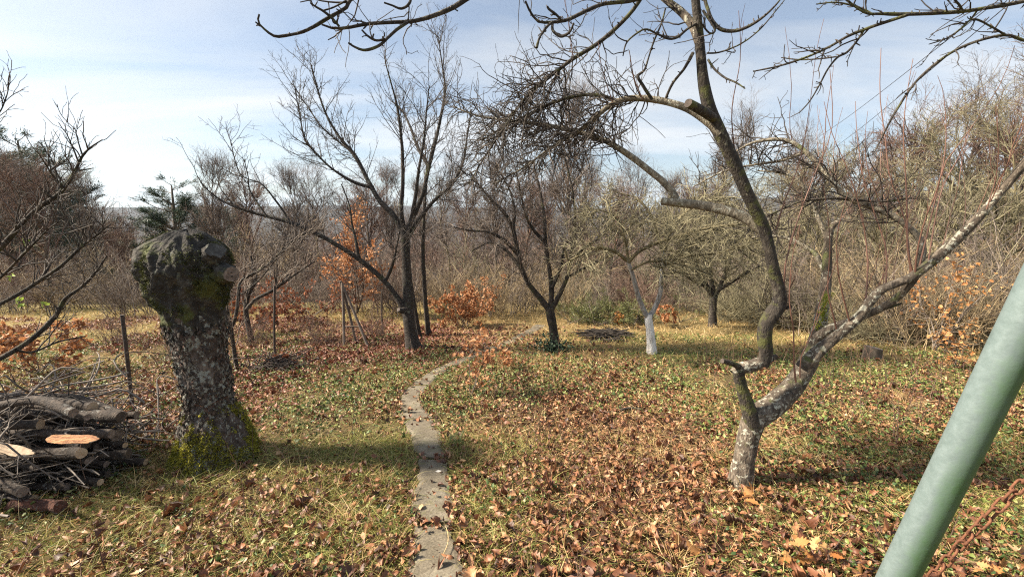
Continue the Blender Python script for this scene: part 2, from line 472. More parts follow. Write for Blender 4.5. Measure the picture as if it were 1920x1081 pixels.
def plain(name, c1, c2, scale=30, rough=0.8, metal=0.0, bs=0.3, bd=0.003, stretch=(1, 1, 1)):
    m, n, l, b = mat(name)
    v = tex_coord(n, l, stretch); q = noise(n, l, v, scale, 6, 0.65)
    r = ramp(n, [(0.32, c1), (0.68, c2)]); l.new(q, r.inputs[0]); l.new(r.outputs[0], b.inputs["Base Color"])
    b.inputs["Roughness"].default_value = rough; b.inputs["Metallic"].default_value = metal
    bump(n, l, b, q, bs, bd)
    return m
M['cut_old'] = plain('weathered_cut_wood', (0.07, 0.052, 0.043), (0.25, 0.20, 0.17), 34, 0.85, 0, 0.7, 0.008)
M['cut_lichen'] = plain('lichen_grown_cut', (0.015, 0.013, 0.012), (0.10, 0.095, 0.085), 26, 0.9, 0, 1.0, 0.02)
M['cut_fresh'] = plain('fresh_split_wood', (0.17, 0.06, 0.022), (0.52, 0.26, 0.11), 60, 0.75, 0, 1.0, 0.02, (0.10, 1, 1))
M['cut_pale'] = plain('pale_cut_wood', (0.30, 0.21, 0.13), (0.52, 0.40, 0.28), 40)
M['log'] = bark('firewood_bark', (0.010, 0.008, 0.007), (0.036, 0.026, 0.020), (0.10, 0.075, 0.056), lichen=(0.17, 0.165, 0.15), lam=0.15, scale=20, stretch=1)
M['log_red'] = bark('rotten_red_wood', (0.02, 0.010, 0.008), (0.09, 0.034, 0.022), (0.22, 0.09, 0.055), lichen=(0.16, 0.13, 0.10), lam=0.2, scale=24, stretch=1, bs=1.0, bd=0.02)
M['brush'] = twig('dead_brushwood', (0.045, 0.036, 0.03), (0.30, 0.255, 0.215))
M['rust'] = plain('rusty_iron', (0.07, 0.026, 0.014), (0.24, 0.10, 0.05), 120, 0.85, 0.2, 0.6, 0.002)
M['post'] = plain('dark_post', (0.035, 0.028, 0.024), (0.10, 0.075, 0.06), 30, 0.8, 0.1)
M['wire'] = plain('old_wire', (0.10, 0.085, 0.075), (0.20, 0.17, 0.15), 60, 0.6, 0.4)
M['pole_wood'] = plain('weathered_poles', (0.09, 0.07, 0.055), (0.24, 0.19, 0.15), 20, 0.85, 0, 0.5, 0.004, (1, 1, 0.15))
M['cable'] = plain('cable', (0.03, 0.03, 0.035), (0.05, 0.05, 0.055), 5, 0.6)

def slab_mat():
    m, n, l, b = mat('old_concrete')
    v = tex_coord(n, l)
    a = noise(n, l, v, 4.5, 6, 0.65); q = noise(n, l, v, 90, 3, 0.7)
    r = ramp(n, [(0.30, (0.085, 0.07, 0.045)), (0.52, (0.17, 0.145, 0.105)), (0.72, (0.27, 0.24, 0.185))]); l.new(a, r.inputs[0])
    rr = ramp(n, [(0.35, (0.6, 0.58, 0.55)), (0.55, (1, 1, 1)), (0.74, (1.5, 1.48, 1.4))]); l.new(q, rr.inputs[0])
    mm = n.new("ShaderNodeMixRGB"); mm.blend_type = 'MULTIPLY'; mm.inputs[0].default_value = 1.0
    l.new(r.outputs[0], mm.inputs[1]); l.new(rr.outputs[0], mm.inputs[2])
    n3 = noise(n, l, v, 2.6, 5, 0.7)
    r3 = ramp(n, [(0.58, (0, 0, 0)), (0.72, (0.75, 0.75, 0.75))]); l.new(n3, r3.inputs[0])
    c = mixc(n, l, r3.outputs[0], mm.outputs[0], (0.10, 0.095, 0.035))
    l.new(c, b.inputs["Base Color"]); b.inputs["Roughness"].default_value = 0.9
    ad = n.new("ShaderNodeMath"); ad.operation = 'MULTIPLY_ADD'; ad.inputs[1].default_value = 0.25
    l.new(q, ad.inputs[0]); l.new(a, ad.inputs[2])
    bump(n, l, b, ad.outputs[0], 0.7, 0.012)
    return m
M['slab'] = slab_mat()

def ground_mat():
    m, n, l, b = mat('earth_and_turf')
    at = n.new("ShaderNodeAttribute"); at.attribute_name = "tint"
    v = tex_coord(n, l)
    a = noise(n, l, v, 9, 8, 0.75); q = noise(n, l, v, 0.02, 6, 0.7)
    r = ramp(n, [(0.3, (0.45, 0.42, 0.4)), (0.52, (1, 1, 1)), (0.72, (1.6, 1.55, 1.45))]); l.new(a, r.inputs[0])
    r2 = ramp(n, [(0.35, (0.75, 0.72, 0.72)), (0.65, (1.2, 1.2, 1.15))]); l.new(q, r2.inputs[0])
    c = at.outputs["Color"]
    for z in (r, r2):
        mm = n.new("ShaderNodeMixRGB"); mm.blend_type = 'MULTIPLY'; mm.inputs[0].default_value = 1.0
        l.new(c, mm.inputs[1]); l.new(z.outputs[0], mm.inputs[2]); c = mm.outputs[0]
    l.new(c, b.inputs["Base Color"]); b.inputs["Roughness"].default_value = 0.95
    b.inputs["Specular IOR Level"].default_value = 0.2
    bump(n, l, b, a, 0.8, 0.03)
    return m
M['ground'] = ground_mat()

def pole_mat():
    m, n, l, b = mat('galvanised_pipe_with_algae')
    v = tex_coord(n, l, (1, 1, 0.35))
    vf = tex_coord(n, l)
    a = noise(n, l, v, 9, 5, 0.6); q = noise(n, l, vf, 70, 5, 0.7)
    r = ramp(n, [(0.25, (0.11, 0.15, 0.145)), (0.5, (0.145, 0.19, 0.187)), (0.75, (0.19, 0.24, 0.24))]); l.new(q, r.inputs[0])
    # algae grows on the weather side of the pipe (object +X), in streaks
    tco = n.new("ShaderNodeTexCoord"); sx = n.new("ShaderNodeSeparateXYZ"); l.new(tco.outputs["Object"], sx.inputs[0])
    k = n.new("ShaderNodeMath"); k.operation = 'MULTIPLY_ADD'; k.inputs[1].default_value = -12.0; k.inputs[2].default_value = 0.11
    l.new(sx.outputs[0], k.inputs[0])
    s = n.new("ShaderNodeMath"); s.operation = 'ADD'; l.new(k.outputs[0], s.inputs[0]); l.new(a, s.inputs[1])
    s2 = n.new("ShaderNodeMath"); s2.operation = 'MULTIPLY_ADD'; s2.inputs[1].default_value = 0.3; l.new(q, s2.inputs[0]); l.new(s.outputs[0], s2.inputs[2])
    rr = ramp(n, [(0.72, (0, 0, 0)), (1.0, (0.85, 0.85, 0.85))]); l.new(s2.outputs[0], rr.inputs[0])
    c = mixc(n, l, rr.outputs[0], r.outputs[0], (0.045, 0.125, 0.025))
    l.new(c, b.inputs["Base Color"]); b.inputs["Roughness"].default_value = 0.5; b.inputs["Metallic"].default_value = 0.15
    bump(n, l, b, q, 0.25, 0.002)
    return m
M['pipe'] = pole_mat()

# ------------------------------------------------------------------ zones of the garden floor
PATH_EDGES = [  # photo y, left x, right x
    (1160, 760, 885), (1081, 768, 872), (1000, 776, 850), (950, 770, 852), (910, 785, 843), (862, 787, 840), (840, 777, 828), (815, 768, 825),
    (790, 754, 814), (765, 746, 792), (740, 754, 791), (715, 780, 812), (695, 812, 838), (680, 845, 868), (668, 872, 900), (656, 903, 926),
    (640, 945, 970), (628, 972, 992), (618, 992, 1012), (610, 1005, 1022)]
PL = np.array([G(xl, y) for y, xl, xr in PATH_EDGES]); PR = np.array([G(xr, y) for y, xl, xr in PATH_EDGES])
PATH_C = catmull((PL + PR) / 2, 160); PATH_W = np.interp(np.linspace(0, 1, 160), np.linspace(0, 1, len(PL)), np.linalg.norm(PR - PL, axis=1) / 2)

def path_dist(x, y):
    d = np.full(len(x), 9.0)
    for c, w in zip(PATH_C, PATH_W):
        d = np.minimum(d, np.hypot(x - c[0], y - c[1]) - w)
    return d

def blob(x, y, cx, cy, rx, ry):
    return np.exp(-(((x - cx) / rx) ** 2 + ((y - cy) / ry) ** 2))

def zones(x, y):
    n1 = fbm(x * 0.9, y * 0.9, 21, 4); n2 = fbm(x * 1.6, y * 1.6, 33, 4); n3 = fbm(x * 0.5, y * 0.5, 45, 3)
    litter = 0.26 + 2.6 * (n1 - 0.48) + 1.0 * blob(x, y, 1.0, 2.9, 1.35, 1.9) + 0.85 * blob(x, y, -1.5, 1.4, 1.7, 1.0) + 0.5 * blob(x, y, 1.6, 1.4, 1.4, 0.9)
    red = 0.7 * (x < -1.2) * (y > 6.5) * (y < 10.5) * sstep(.45, .62, fbm(x * .9, y * .9, 151, 3)) + 1.25 * blob(x, y, -1.6, 7.2, 1.6, 1.2) + 0.95 * blob(x, y, -3.4, 4.3, 0.9, 1.8) + 0.7 * blob(x, y, -3.4, 6.6, 1.5, 1.2)
    ivy = 0.22 + 2.2 * (n2 - 0.47) - 0.55 * blob(x, y, 0.9, 3.1, 1.1, 1.2) + 0.75 * blob(x, y, -1.3, 5.1, 1.1, 0.9) + 0.7 * blob(x, y, 3.2, 3.4, 1.8, 1.6) + 0.4 * blob(x, y, 1.4, 4.8, 1.3, 0.8) + 0.55 * blob(x, y, 1.7, 1.8, 1.0, 0.7)
    straw = 0.12 + 1.2 * (n3 - 0.5) + 0.8 * sstep(5.6, 7.5, y) * (x > -1.5) + 0.9 * sstep(6.0, 8.2, y) * (x < -2.0) + 0.35 * blob(x, y, 1.2, 2.4, 0.7, 0.6)
    green = 0.45 + 1.3 * (fbm(x * 1.2, y * 1.2, 57, 4) - 0.48) + 0.5 * blob(x, y, -1.2, 2.9, 1.2, 1.4) + 0.3 * sstep(7, 9, y) * (x < -2)
    green = green * (1 - 0.85 * blob(x, y, 1.0, 3.0, 1.2, 1.8))
    return [np.clip(v, 0, 1) for v in (litter, red, ivy, straw, green)]

# ------------------------------------------------------------------ ground sheet
def geo(a, b, n):
    return np.geomspace(a, b, n)
gx = np.concatenate([-geo(12, 3200, 34)[::-1], np.arange(-11.8, 11.9, 0.16), geo(12, 3200, 34)])
gy = np.concatenate([-geo(4.5, 60, 8)[::-1], np.arange(-4.2, 14.1, 0.16), geo(14.4, 3200, 48)])
XX, YY = np.meshgrid(gx, gy)
fx_, fy_ = XX.ravel(), YY.ravel()
HH = height(fx_, fy_)
li, re_, iv, stw, grn = zones(fx_, fy_)
base_c = np.array([0.085, 0.058, 0.038])[None] * np.ones((len(fx_), 1))
def blend(c, w, t):
    return c * (1 - w[:, None]) + np.array(t)[None] * w[:, None]
tint = blend(base_c, 0.5 * li, (0.15, 0.082, 0.045))
tint = blend(tint, 0.55 * iv, (0.05, 0.065, 0.022))
tint = blend(tint, 0.5 * grn, (0.11, 0.115, 0.035))
tint = blend(tint, 0.7 * stw, (0.28, 0.215, 0.09))
tint = blend(tint, 0.6 * re_, (0.14, 0.062, 0.042))
tint = blend(tint, sstep(7.2, 9.0, fy_) * (1 - sstep(13, 16, fy_)) * (fx_ < -1.5) * 0.75, (0.24, 0.20, 0.075))
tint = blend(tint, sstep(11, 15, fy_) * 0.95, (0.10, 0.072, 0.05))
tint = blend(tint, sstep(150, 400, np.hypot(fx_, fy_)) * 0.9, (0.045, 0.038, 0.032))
nx, ny = len(gx), len(gy)
ii = (np.arange(ny - 1) * nx)[:, None] + np.arange(nx - 1)[None]
GF = np.stack([ii, ii + 1, ii + nx + 1, ii + nx], -1).reshape(-1, 4)
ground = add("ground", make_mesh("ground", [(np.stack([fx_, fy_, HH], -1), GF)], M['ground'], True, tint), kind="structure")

# ------------------------------------------------------------------ stone path
path = empty("garden_path", (0, 0, 0)); path["kind"] = "structure"
def edge_at(v):
    ys = np.array([e[0] for e in PATH_EDGES])[::-1]
    return np.interp(v, ys, PL[::-1, 0]), np.interp(v, ys, PL[::-1, 1]), np.interp(v, ys, PR[::-1, 0]), np.interp(v, ys, PR[::-1, 1])
JOINTS = [1160, 984, 861, 786, 722, 688, 666, 650, 636, 624, 615, 608]
for k in range(len(JOINTS) - 1):
    a, b = JOINTS[k], JOINTS[k + 1]
    g = 0.02 * (a - b)
    vv = np.linspace(a - g, b + g, 15); uu = np.linspace(0, 1, 9)
    xl, yl, xr, yr = edge_at(vv)
    jl = 0.030 * (fbm(vv * 0.11, vv * 0 + 3, 5 + k, 3) - 0.5) * 2; jr = 0.030 * (fbm(vv * 0.09, vv * 0 + 9, 8 + k, 3) - 0.5) * 2
    X = (xl + jl)[:, None] * (1 - uu) + (xr + jr)[:, None] * uu; Y = yl[:, None] * (1 - uu) + yr[:, None] * uu
    Y[0] += 0.012 * (vnoise(uu * 6, uu * 0, k) - .5); Y[-1] += 0.03 * (vnoise(uu * 5, uu * 0, k + 40) - .5)
    tl = rng.normal(0, 0.012, 2)
    Z = height(X, Y) * 0.3 + 0.7 * (-0.08 * Y) + 0.018 + tl[0] * (uu - .5)[None] + 0.004 * fbm(X * 9, Y * 9, 71)
    edge = np.zeros_like(Z); edge[0] = edge[-1] = 1; edge[:, 0] = edge[:, -1] = 1
    Z = Z - 0.008 * edge
    top = np.stack([X, Y, Z], -1)
    n_, m_ = X.shape
    q = (np.arange(n_ - 1) * m_)[:, None] + np.arange(m_ - 1)[None]
    F = np.stack([q, q + 1, q + m_ + 1, q + m_], -1).reshape(-1, 4)
    ring = np.concatenate([np.arange(m_), np.arange(1, n_) * m_ + m_ - 1, (n_ - 1) * m_ + np.arange(m_ - 2, -1, -1), np.arange(n_ - 2, 0, -1) * m_])
    rv = top.reshape(-1, 3)[ring]; lo = rv - [0, 0, 0.09]
    r_ = len(ring); i_ = np.arange(r_); i2 = (i_ + 1) % r_
    S = np.stack([i2, i_, i_ + r_, i2 + r_], -1)
    c0 = top.reshape(-1, 3).mean(0)
    add("slab", make_mesh("slab", [(top.reshape(-1, 3) - c0, F), (np.concatenate([rv, lo]) - c0, S)], M['slab'], False), path, c0)

# ------------------------------------------------------------------ leaf litter, grass, ground cover
oak_hi, oak_mid, oak_lo = leaf_template(10), leaf_template(6, 2.5), leaf_template(3, 1, 0.3, 0.0)
oak_fine = leaf_template(20, 4.5, 0.27, 0.36); narrow = leaf_template(5, 1, 0.21, 0.05)
def leaf_points(n, y0, y1, wfun, spread=1.32, pathkeep=0.11):
    n = int(n * 1.28); spread = spread * 1.28
    u = rng.random(n); y = np.sqrt(y0 ** 2 + (y1 ** 2 - y0 ** 2) * u)
    x = rng.uniform(-spread, spread, n) * (y + 0.25)
    w = wfun(x, y)
    pd = path_dist(x, y)
    w = np.where(pd < -0.025 + 0.12 * (fbm(x * 7, y * 7, 88, 2) - 0.45), w * np.where(y > 5.2, max(pathkeep, 0.25), pathkeep), w)
    k = rng.random(n) < w
    x, y = x[k], y[k]
    return np.stack([x, y, height(x, y)], -1)
def w_litter(x, y):
    l_, r_, i_, s_, g_ = zones(x, y); return np.clip(0.10 + 0.72 * l_ * (1 - 0.5 * r_) * (0.45 + 1.1 * fbm(x * 4.5, y * 4.5, 99, 2)) - 0.3 * s_ * (y > 6) - 0.05 * (y > 3.5), 0, 1)
def w_red(x, y):
    return np.clip(zones(x, y)[1], 0, 1)
near = leaf_points(22000, 0.85, 3.0, w_litter)
order = np.argsort(near[:, 1]); near = near[order]
# the nearest leaves are pieces of their own, on the ground's surface
variants = []
for k in range(9):
    V_, F_ = place_leaves(oak_hi, np.zeros((1, 3)), np.ones(1), 0.0, 0.75, yaw=np.zeros(1))
    variants.append(make_mesh("leaf", [(V_, F_)], M['litter'], True))
vis = [i for i in range(len(near)) if near[i, 1] > 1.28 and abs(near[i, 0]) < 1.16 * (near[i, 1] + .3)]
single = vis[::max(1, len(vis) // 900)][:300]
smask = np.zeros(len(near), bool); smask[single] = True
for i in single:
    o = add("leaf", variants[int(rng.integers(9))], ground, near[i] + [0, 0, 0.028 + 0.012 * rng.random()])
    s = rng.uniform(0.05, 0.10)
    o.scale = (s, s * rng.uniform(0.9, 1.3), s)
    o.rotation_euler = (rng.normal(0, 0.35), rng.normal(0, 0.35), rng.uniform(0, 6.28))
near = near[~smask]
def litter_parts(tpl, pts, s0, s1, z, tilt=0.32):
    return place_leaves(tpl, pts + np.stack([0 * pts[:, 0], 0 * pts[:, 0], rng.random(len(pts)) * z + 0.004], -1), s0 + (s1 - s0) * rng.random(len(pts)) ** 1.5, tilt, 1.0)
mid = leaf_points(42000, 3.0, 6.0, w_litter)
jn = np.concatenate([np.array([G(xx_, yy_ + rng.normal(0, sg_)) for xx_ in rng.uniform(a_, b_, n_)]) for yy_, a_, b_, n_, sg_ in ((986, 768, 852, 34, 5), (862, 784, 842, 22, 4), (790, 755, 815, 14, 4), (722, 770, 808, 12, 4), (930, 836, 856, 14, 22), (1040, 764, 780, 14, 24))])
jn[:, 2] += 0.018
farl = leaf_points(26000, 6.0, 12.0, w_litter)
frag = leaf_points(60000, 0.85, 4.5, lambda x, y: 0.25 + 0.6 * w_litter(x, y), pathkeep=0.06)
redl = leaf_points(110000, 3.2, 10.0, w_red)
add("leaf_litter", make_mesh("leaf_litter", [litter_parts(oak_hi, near[::2], 0.022, 0.072, 0.045, 0.4), litter_parts(narrow, near[1::2], 0.02, 0.066, 0.045, 0.5), litter_parts(oak_mid, mid[::2], 0.026, 0.068, 0.035), litter_parts(narrow, mid[1::2], 0.022, 0.06, 0.035, 0.5), litter_parts(oak_lo, farl, 0.035, 0.075, 0.03), litter_parts(oak_hi, jn, 0.025, 0.06, 0.02), litter_parts(oak_lo, frag, 0.010, 0.03, 0.03, 0.6)], M['litter']), ground, kind="stuff")
add("red_leaf_litter", make_mesh("red_leaf_litter", [litter_parts(oak_lo, redl, 0.035, 0.08, 0.03)], M['litter_red']), ground, kind="stuff")

def grass_mesh(pts, l0, l1, w, spread=0.5, bend=0.45, per=1, jit=0.0, seg=3):
    pts = np.repeat(pts, per, 0)
    pts = pts + np.stack([rng.normal(0, jit, len(pts)), rng.normal(0, jit, len(pts)), np.full(len(pts), -0.005)], -1)
    d = norm(rng.normal(0, spread, (len(pts), 3)) * [1, 1, 0] + [0, 0, 1])
    ln = rng.uniform(l0, l1, len(pts))
    return blades(pts, d, ln, w * rng.uniform(0.7, 1.3, len(pts)), bend, seg)
gn = leaf_points(70000, 0.85, 3.4, lambda x, y: zones(x, y)[4] * (path_dist(x, y) > 0.0), pathkeep=0)
gm = leaf_points(80000, 3.4, 8.0, lambda x, y: zones(x, y)[4], pathkeep=0)
gf = leaf_points(36000, 7.2, 13.0, lambda x, y: 0.9 * (x < -1.5) * sstep(.38, .55, fbm(x * .8, y * .8, 141, 3)), 1.5, 0)
add("grass", make_mesh("grass", [grass_mesh(gn, 0.06, 0.18, 0.0046, 1.0, 0.8), grass_mesh(gm, 0.04, 0.13, 0.006, 0.9, 0.6, seg=2), grass_mesh(gf[::2], 0.05, 0.12, 0.013, 0.7, 0.5, seg=1)], M['grass']), ground, kind="stuff")
sn = leaf_points(6500, 0.85, 6.0, lambda x, y: np.clip(1.8 * (fbm(x * 2.3, y * 2.3, 131, 3) - 0.48), 0, 1) + 0.5 * zones(x, y)[3], pathkeep=0)
th_ = leaf_points(42000, 0.85, 3.4, lambda x, y: 0.65 + 0 * x, pathkeep=0.02); th2 = leaf_points(40000, 3.4, 7.5, lambda x, y: 0.55 + 0 * x, pathkeep=0.02)
sf = leaf_points(34000, 5.0, 11.0, lambda x, y: zones(x, y)[3], 1.4, 0)
add("dry_grass", make_mesh("dry_grass", [grass_mesh(sn, 0.07, 0.21, 0.0032, 0.9, 0.7, 10, 0.035), grass_mesh(th_, 0.05, 0.16, 0.0034, 2.2, 0.35, seg=2), grass_mesh(th2, 0.06, 0.16, 0.006, 2.0, 0.35, seg=1), grass_mesh(sf, 0.06, 0.2, 0.009, 0.6, 0.5, seg=2), grass_mesh(gf[1::2], 0.05, 0.13, 0.012, 0.7, 0.5, seg=1)], M['straw']), ground, kind="stuff")
ivy_t = leaf_template(4, 1, 0.33, 0.0)
ivn = leaf_points(17000, 0.85, 3.2, lambda x, y: zones(x, y)[2], pathkeep=0)
ivm = leaf_points(52000, 3.2, 8.0, lambda x, y: zones(x, y)[2], pathkeep=0)
add("ground_cover", make_mesh("ground_cover", [litter_parts(ivy_t, ivn, 0.016, 0.036, 0.06, 0.5), litter_parts(oak_lo, ivm, 0.025, 0.05, 0.06, 0.5)], M['ivy']), ground, kind="stuff")
# dead weed stalks standing in the turf
wp = leaf_points(300, 1.1, 7.0, lambda x, y: 0.6 + 0 * x, pathkeep=0)
right_w = np.stack([rng.uniform(2.6, 5.5, 170), rng.uniform(3.2, 6.0, 170), np.zeros(170)], -1); right_w[:, 2] = height(right_w[:, 0], right_w[:, 1])
wp = np.concatenate([wp, right_w])
Kw = len(wp)
d = norm(rng.normal(0, 0.18, (Kw, 3)) * [1, 1, 0] + [0, 0, 1])
Q = np.empty((Kw, 6, 3)); Q[:, 0] = wp; ln = rng.uniform(0.15, 0.55, Kw)
for k in range(1, 6):
    d = norm(d + rng.normal(0, 0.10, (Kw, 3))); Q[:, k] = Q[:, k - 1] + d * (ln / 5)[:, None]
Rw = np.linspace(0.0032, 0.0013, 6)[None] * rng.uniform(0.7, 1.2, (Kw, 1))
Q2, R2 = grow(Q, Rw, 700, (0.05, 0.16), (0.4, 0.9), 4, 0.15, 0.2, 0.0012, 0.0006, 0.3)
add("weed_stalks", make_mesh("weed_stalks", [tubes(Q, Rw), tubes(Q2, R2)], M['twig_pink']), ground, kind="stuff")

# ------------------------------------------------------------------ traced fruit trees
def trace(pts, d0, d1, n=24, bow=0.0):
    """pts: (px, py, width px); depth runs from d0 to d1 -> points, radii"""
    pts = np.array(pts, float)
    s = np.concatenate([[0], np.cumsum(np.hypot(np.diff(pts[:, 0]), np.diff(pts[:, 1])))]); s = s / s[-1]
    out = []
    for (x, y, w), t in zip(pts, s):
        dd = d0 + (d1 - d0) * t + bow * math.sin(math.pi * t)
        r = ray(x, y); tt = dd / r[1]
        q = r * tt + np.array([0, 0, EYE])
        k_ = math.cos(math.atan(math.hypot((x - 960) / FPX, 0.6 * (y - 540) / FPX))) * float(np.interp(w, [7, 14], [1.0, 0.80]))
        out.append([*q, w * k_ / 2 / FPX * tt])
    c = catmull(out, n)
    return c[:, :3], np.maximum(c[:, 3], 0.0008)

class Tree:
    def __init__(self, name, base, label, cat="tree", group=None):
        self.base = np.array(base, float)
        self.root = empty(name, base, label, cat, group)
        self.lines, self.rads, self.n = [], [], 0
        self.knob = 0.10; self.objs = []
    def limb(self, pts, d0, d1, m, name="limb", n=24, bow=0.0, sides=12, rough=0.07, cap=False, capm=None, keep=True, n_line=24, flare=0.0, raw=None):
        p, r = trace(pts, d0, d1, n, bow) if raw is None else raw
        if flare: r = r * (1 + flare * np.exp(-np.linspace(0, 1, len(r)) * 9))
        tube, caps = limb(p - self.base, r, sides, rough, False, cap, seed=self.n * 3 + 1)
        parts = [(tube[0], tube[1], 0)] + [(c[0], c[1], 1) for c in caps]
        o = add(name, make_mesh(name, parts, [M[m], M[capm or 'cut_old']]), self.root)
        self.objs.append(o)
        if name == 'dead_stub' and len(self.objs) > 1:
            o.parent = [x for x in self.objs[:-1] if x.name.split('.')[0] != 'dead_stub'][-1]
        self.n += 1
        if keep:
            i = np.linspace(0, len(p) - 1, n_line).round().astype(int)
            self.lines.append(p[i]); self.rads.append(r[i])
        return p, r
    def thin(self, specs, m, name="branch", n=16, sides=6):
        """several thin traced branches, each a part"""
        out = []
        for pts, d0, d1 in specs:
            out.append(self.limb(pts, d0, d1, m, name, n=n * 2, sides=sides, rough=self.knob))
        return out
    def arr(self, sel=None):
        L, R = self.lines, self.rads
        if sel is not None: L = [L[i] for i in sel]; R = [R[i] for i in sel]
        return np.array(L), np.array(R)
    def twigs(self, levels, m, name="twigs"):
        parts = [(tubes(q - self.base, r, s)) for q, r, s in levels]
        return add(name, make_mesh(name, parts, M[m]), self.root, kind="stuff")

# --- big apple tree on the right
b0 = G(1388, 908)
D = b0[1]
ap = Tree("apple_tree", b0, "big twisted leafless apple tree with two stems and red water shoots", "tree", None)
ap.limb([(1382, 925, 74), (1388, 900, 64), (1394, 865, 56), (1402, 825, 54), (1411, 792, 60), (1416, 768, 54)], D, D + 0.03, 'apple', "trunk", 26, sides=20, rough=0.10, flare=0.15)
ap.limb([(1414, 800, 44), (1404, 765, 38), (1394, 735, 31), (1387, 712, 29), (1384, 694, 30)], D, D - 0.02, 'apple_dark', "stem", 16, sides=14)
ap.limb([(1376, 700, 26), (1388, 690, 31), (1408, 686, 33), (1428, 678, 30), (1446, 671, 20), (1455, 668, 15)], D - .02, D + 0.02, 'apple', "stem", 16, sides=14, cap=True)
STEM_A = ([(1430, 684, 30), (1436, 662, 34), (1433, 635, 37), (1437, 606, 38), (1450, 585, 42), (1462, 565, 38), (1459, 535, 35), (1450, 500, 34), (1441, 460, 34), (1432, 425, 36), (1415, 390, 36), (1396, 350, 36), (1374, 300, 38), (1352, 255, 40), (1332, 210, 38), (1320, 160, 33), (1314, 105, 30), (1309, 50, 27), (1304, 0, 25), (1298, -70, 22), (1286, -150, 17), (1262, -230, 12)])
ap.limb([(x_, y_, w_ * (1 if y_ > 560 else .86)) for x_, y_, w_ in STEM_A], D, D - 0.12, 'apple_dark', "stem", 70, sides=16, n_line=24)
ap.limb([(1392, 692, 18), (1374, 681, 16), (1354, 676, 12)], D - .02, D - 0.08, 'apple_dark', "dead_stub", 6, sides=9, cap=True, capm='post', keep=False)
ap.limb([(1338, 222, 24), (1312, 205, 24), (1290, 193, 22)], D - .1, D - 0.25, 'apple_dark', "dead_stub", 8, sides=10, cap=True, capm='post', keep=False)
ap.limb([(1452, 575, 16), (1472, 577, 10), (1485, 574, 6)], D, D - .05, 'apple_dark', "dead_stub", 6, sides=8, keep=False)
iA1 = len(ap.lines)
ap.limb([(1438, 440, 30), (1415, 420, 28), (1385, 403, 26), (1350, 392, 25), (1310, 384, 23), (1270, 380, 21), (1240, 377, 19)], D - .02, D + 0.25, 'apple_pale', "limb", 20, sides=14, cap=True)
ap.limb([(1272, 382, 14), (1262, 362, 18), (1243, 340, 17), (1220, 322, 16), (1195, 302, 15), (1165, 281, 14), (1130, 262, 12), (1085, 248, 10), (1030, 236, 8), (970, 228, 6), (900, 218, 3.5), (850, 200, 2)], D + .22, D + 0.75, 'apple_pale', "limb", 40, sides=12)
ap.limb([(1350, 252, 16), (1320, 223, 22), (1292, 205, 19), (1262, 194, 17), (1228, 187, 16), (1190, 184, 15), (1158, 190, 14), (1132, 206, 12), (1108, 228, 10), (1078, 250, 7), (1035, 275, 5), (985, 312, 3.5), (925, 345, 2)], D - .08, D + 0.35, 'apple_pale', "limb", 40, sides=12)
ap.limb([(1158, 190, 9), (1120, 178, 7), (1070, 182, 6), (1010, 205, 5), (960, 230, 4), (905, 262, 2.5)], D + .2, D + 0.5, 'apple_dark', "limb", 20, sides=8)
ap.limb([(1312, 80, 26), (1300, 50, 22), (1280, 25, 20), (1255, 5, 17), (1225, -18, 14), (1200, -35, 12)], D - .08, D + .1, 'apple', "limb", 20, sides=12)
ap.limb([(1215, -25, 10), (1190, 15, 9), (1160, 48, 9), (1120, 82, 8.5), (1075, 110, 8), (1040, 137, 7), (1005, 165, 6), (975, 195, 5), (945, 240, 4), (905, 300, 3), (880, 345, 2)], D + .1, D + .35, 'apple_dark', "limb", 36, sides=10)
ap.limb([(1232, -12, 10), (1180, 2, 9), (1130, 8, 8), (1092, 24, 8), (1062, 38, 7), (1030, 42, 6), (1008, 40, 5), (993, 20, 4.5), (985, 2, 4)], D, D - .3, 'apple_dark', "branch", 24, sides=8)
ap.limb([(1280, -120, 12), (1180, -110, 13), (1060, -85, 13), (960, -45, 13), (885, -8, 12), (850, 14, 11), (812, 30, 9), (775, 40, 8), (735, 42, 7), (690, 45, 7), (645, 53, 6.5), (618, 52, 5), (603, 46, 4)], D - .1, D - .75, 'apple_dark', "limb", 50, sides=10)
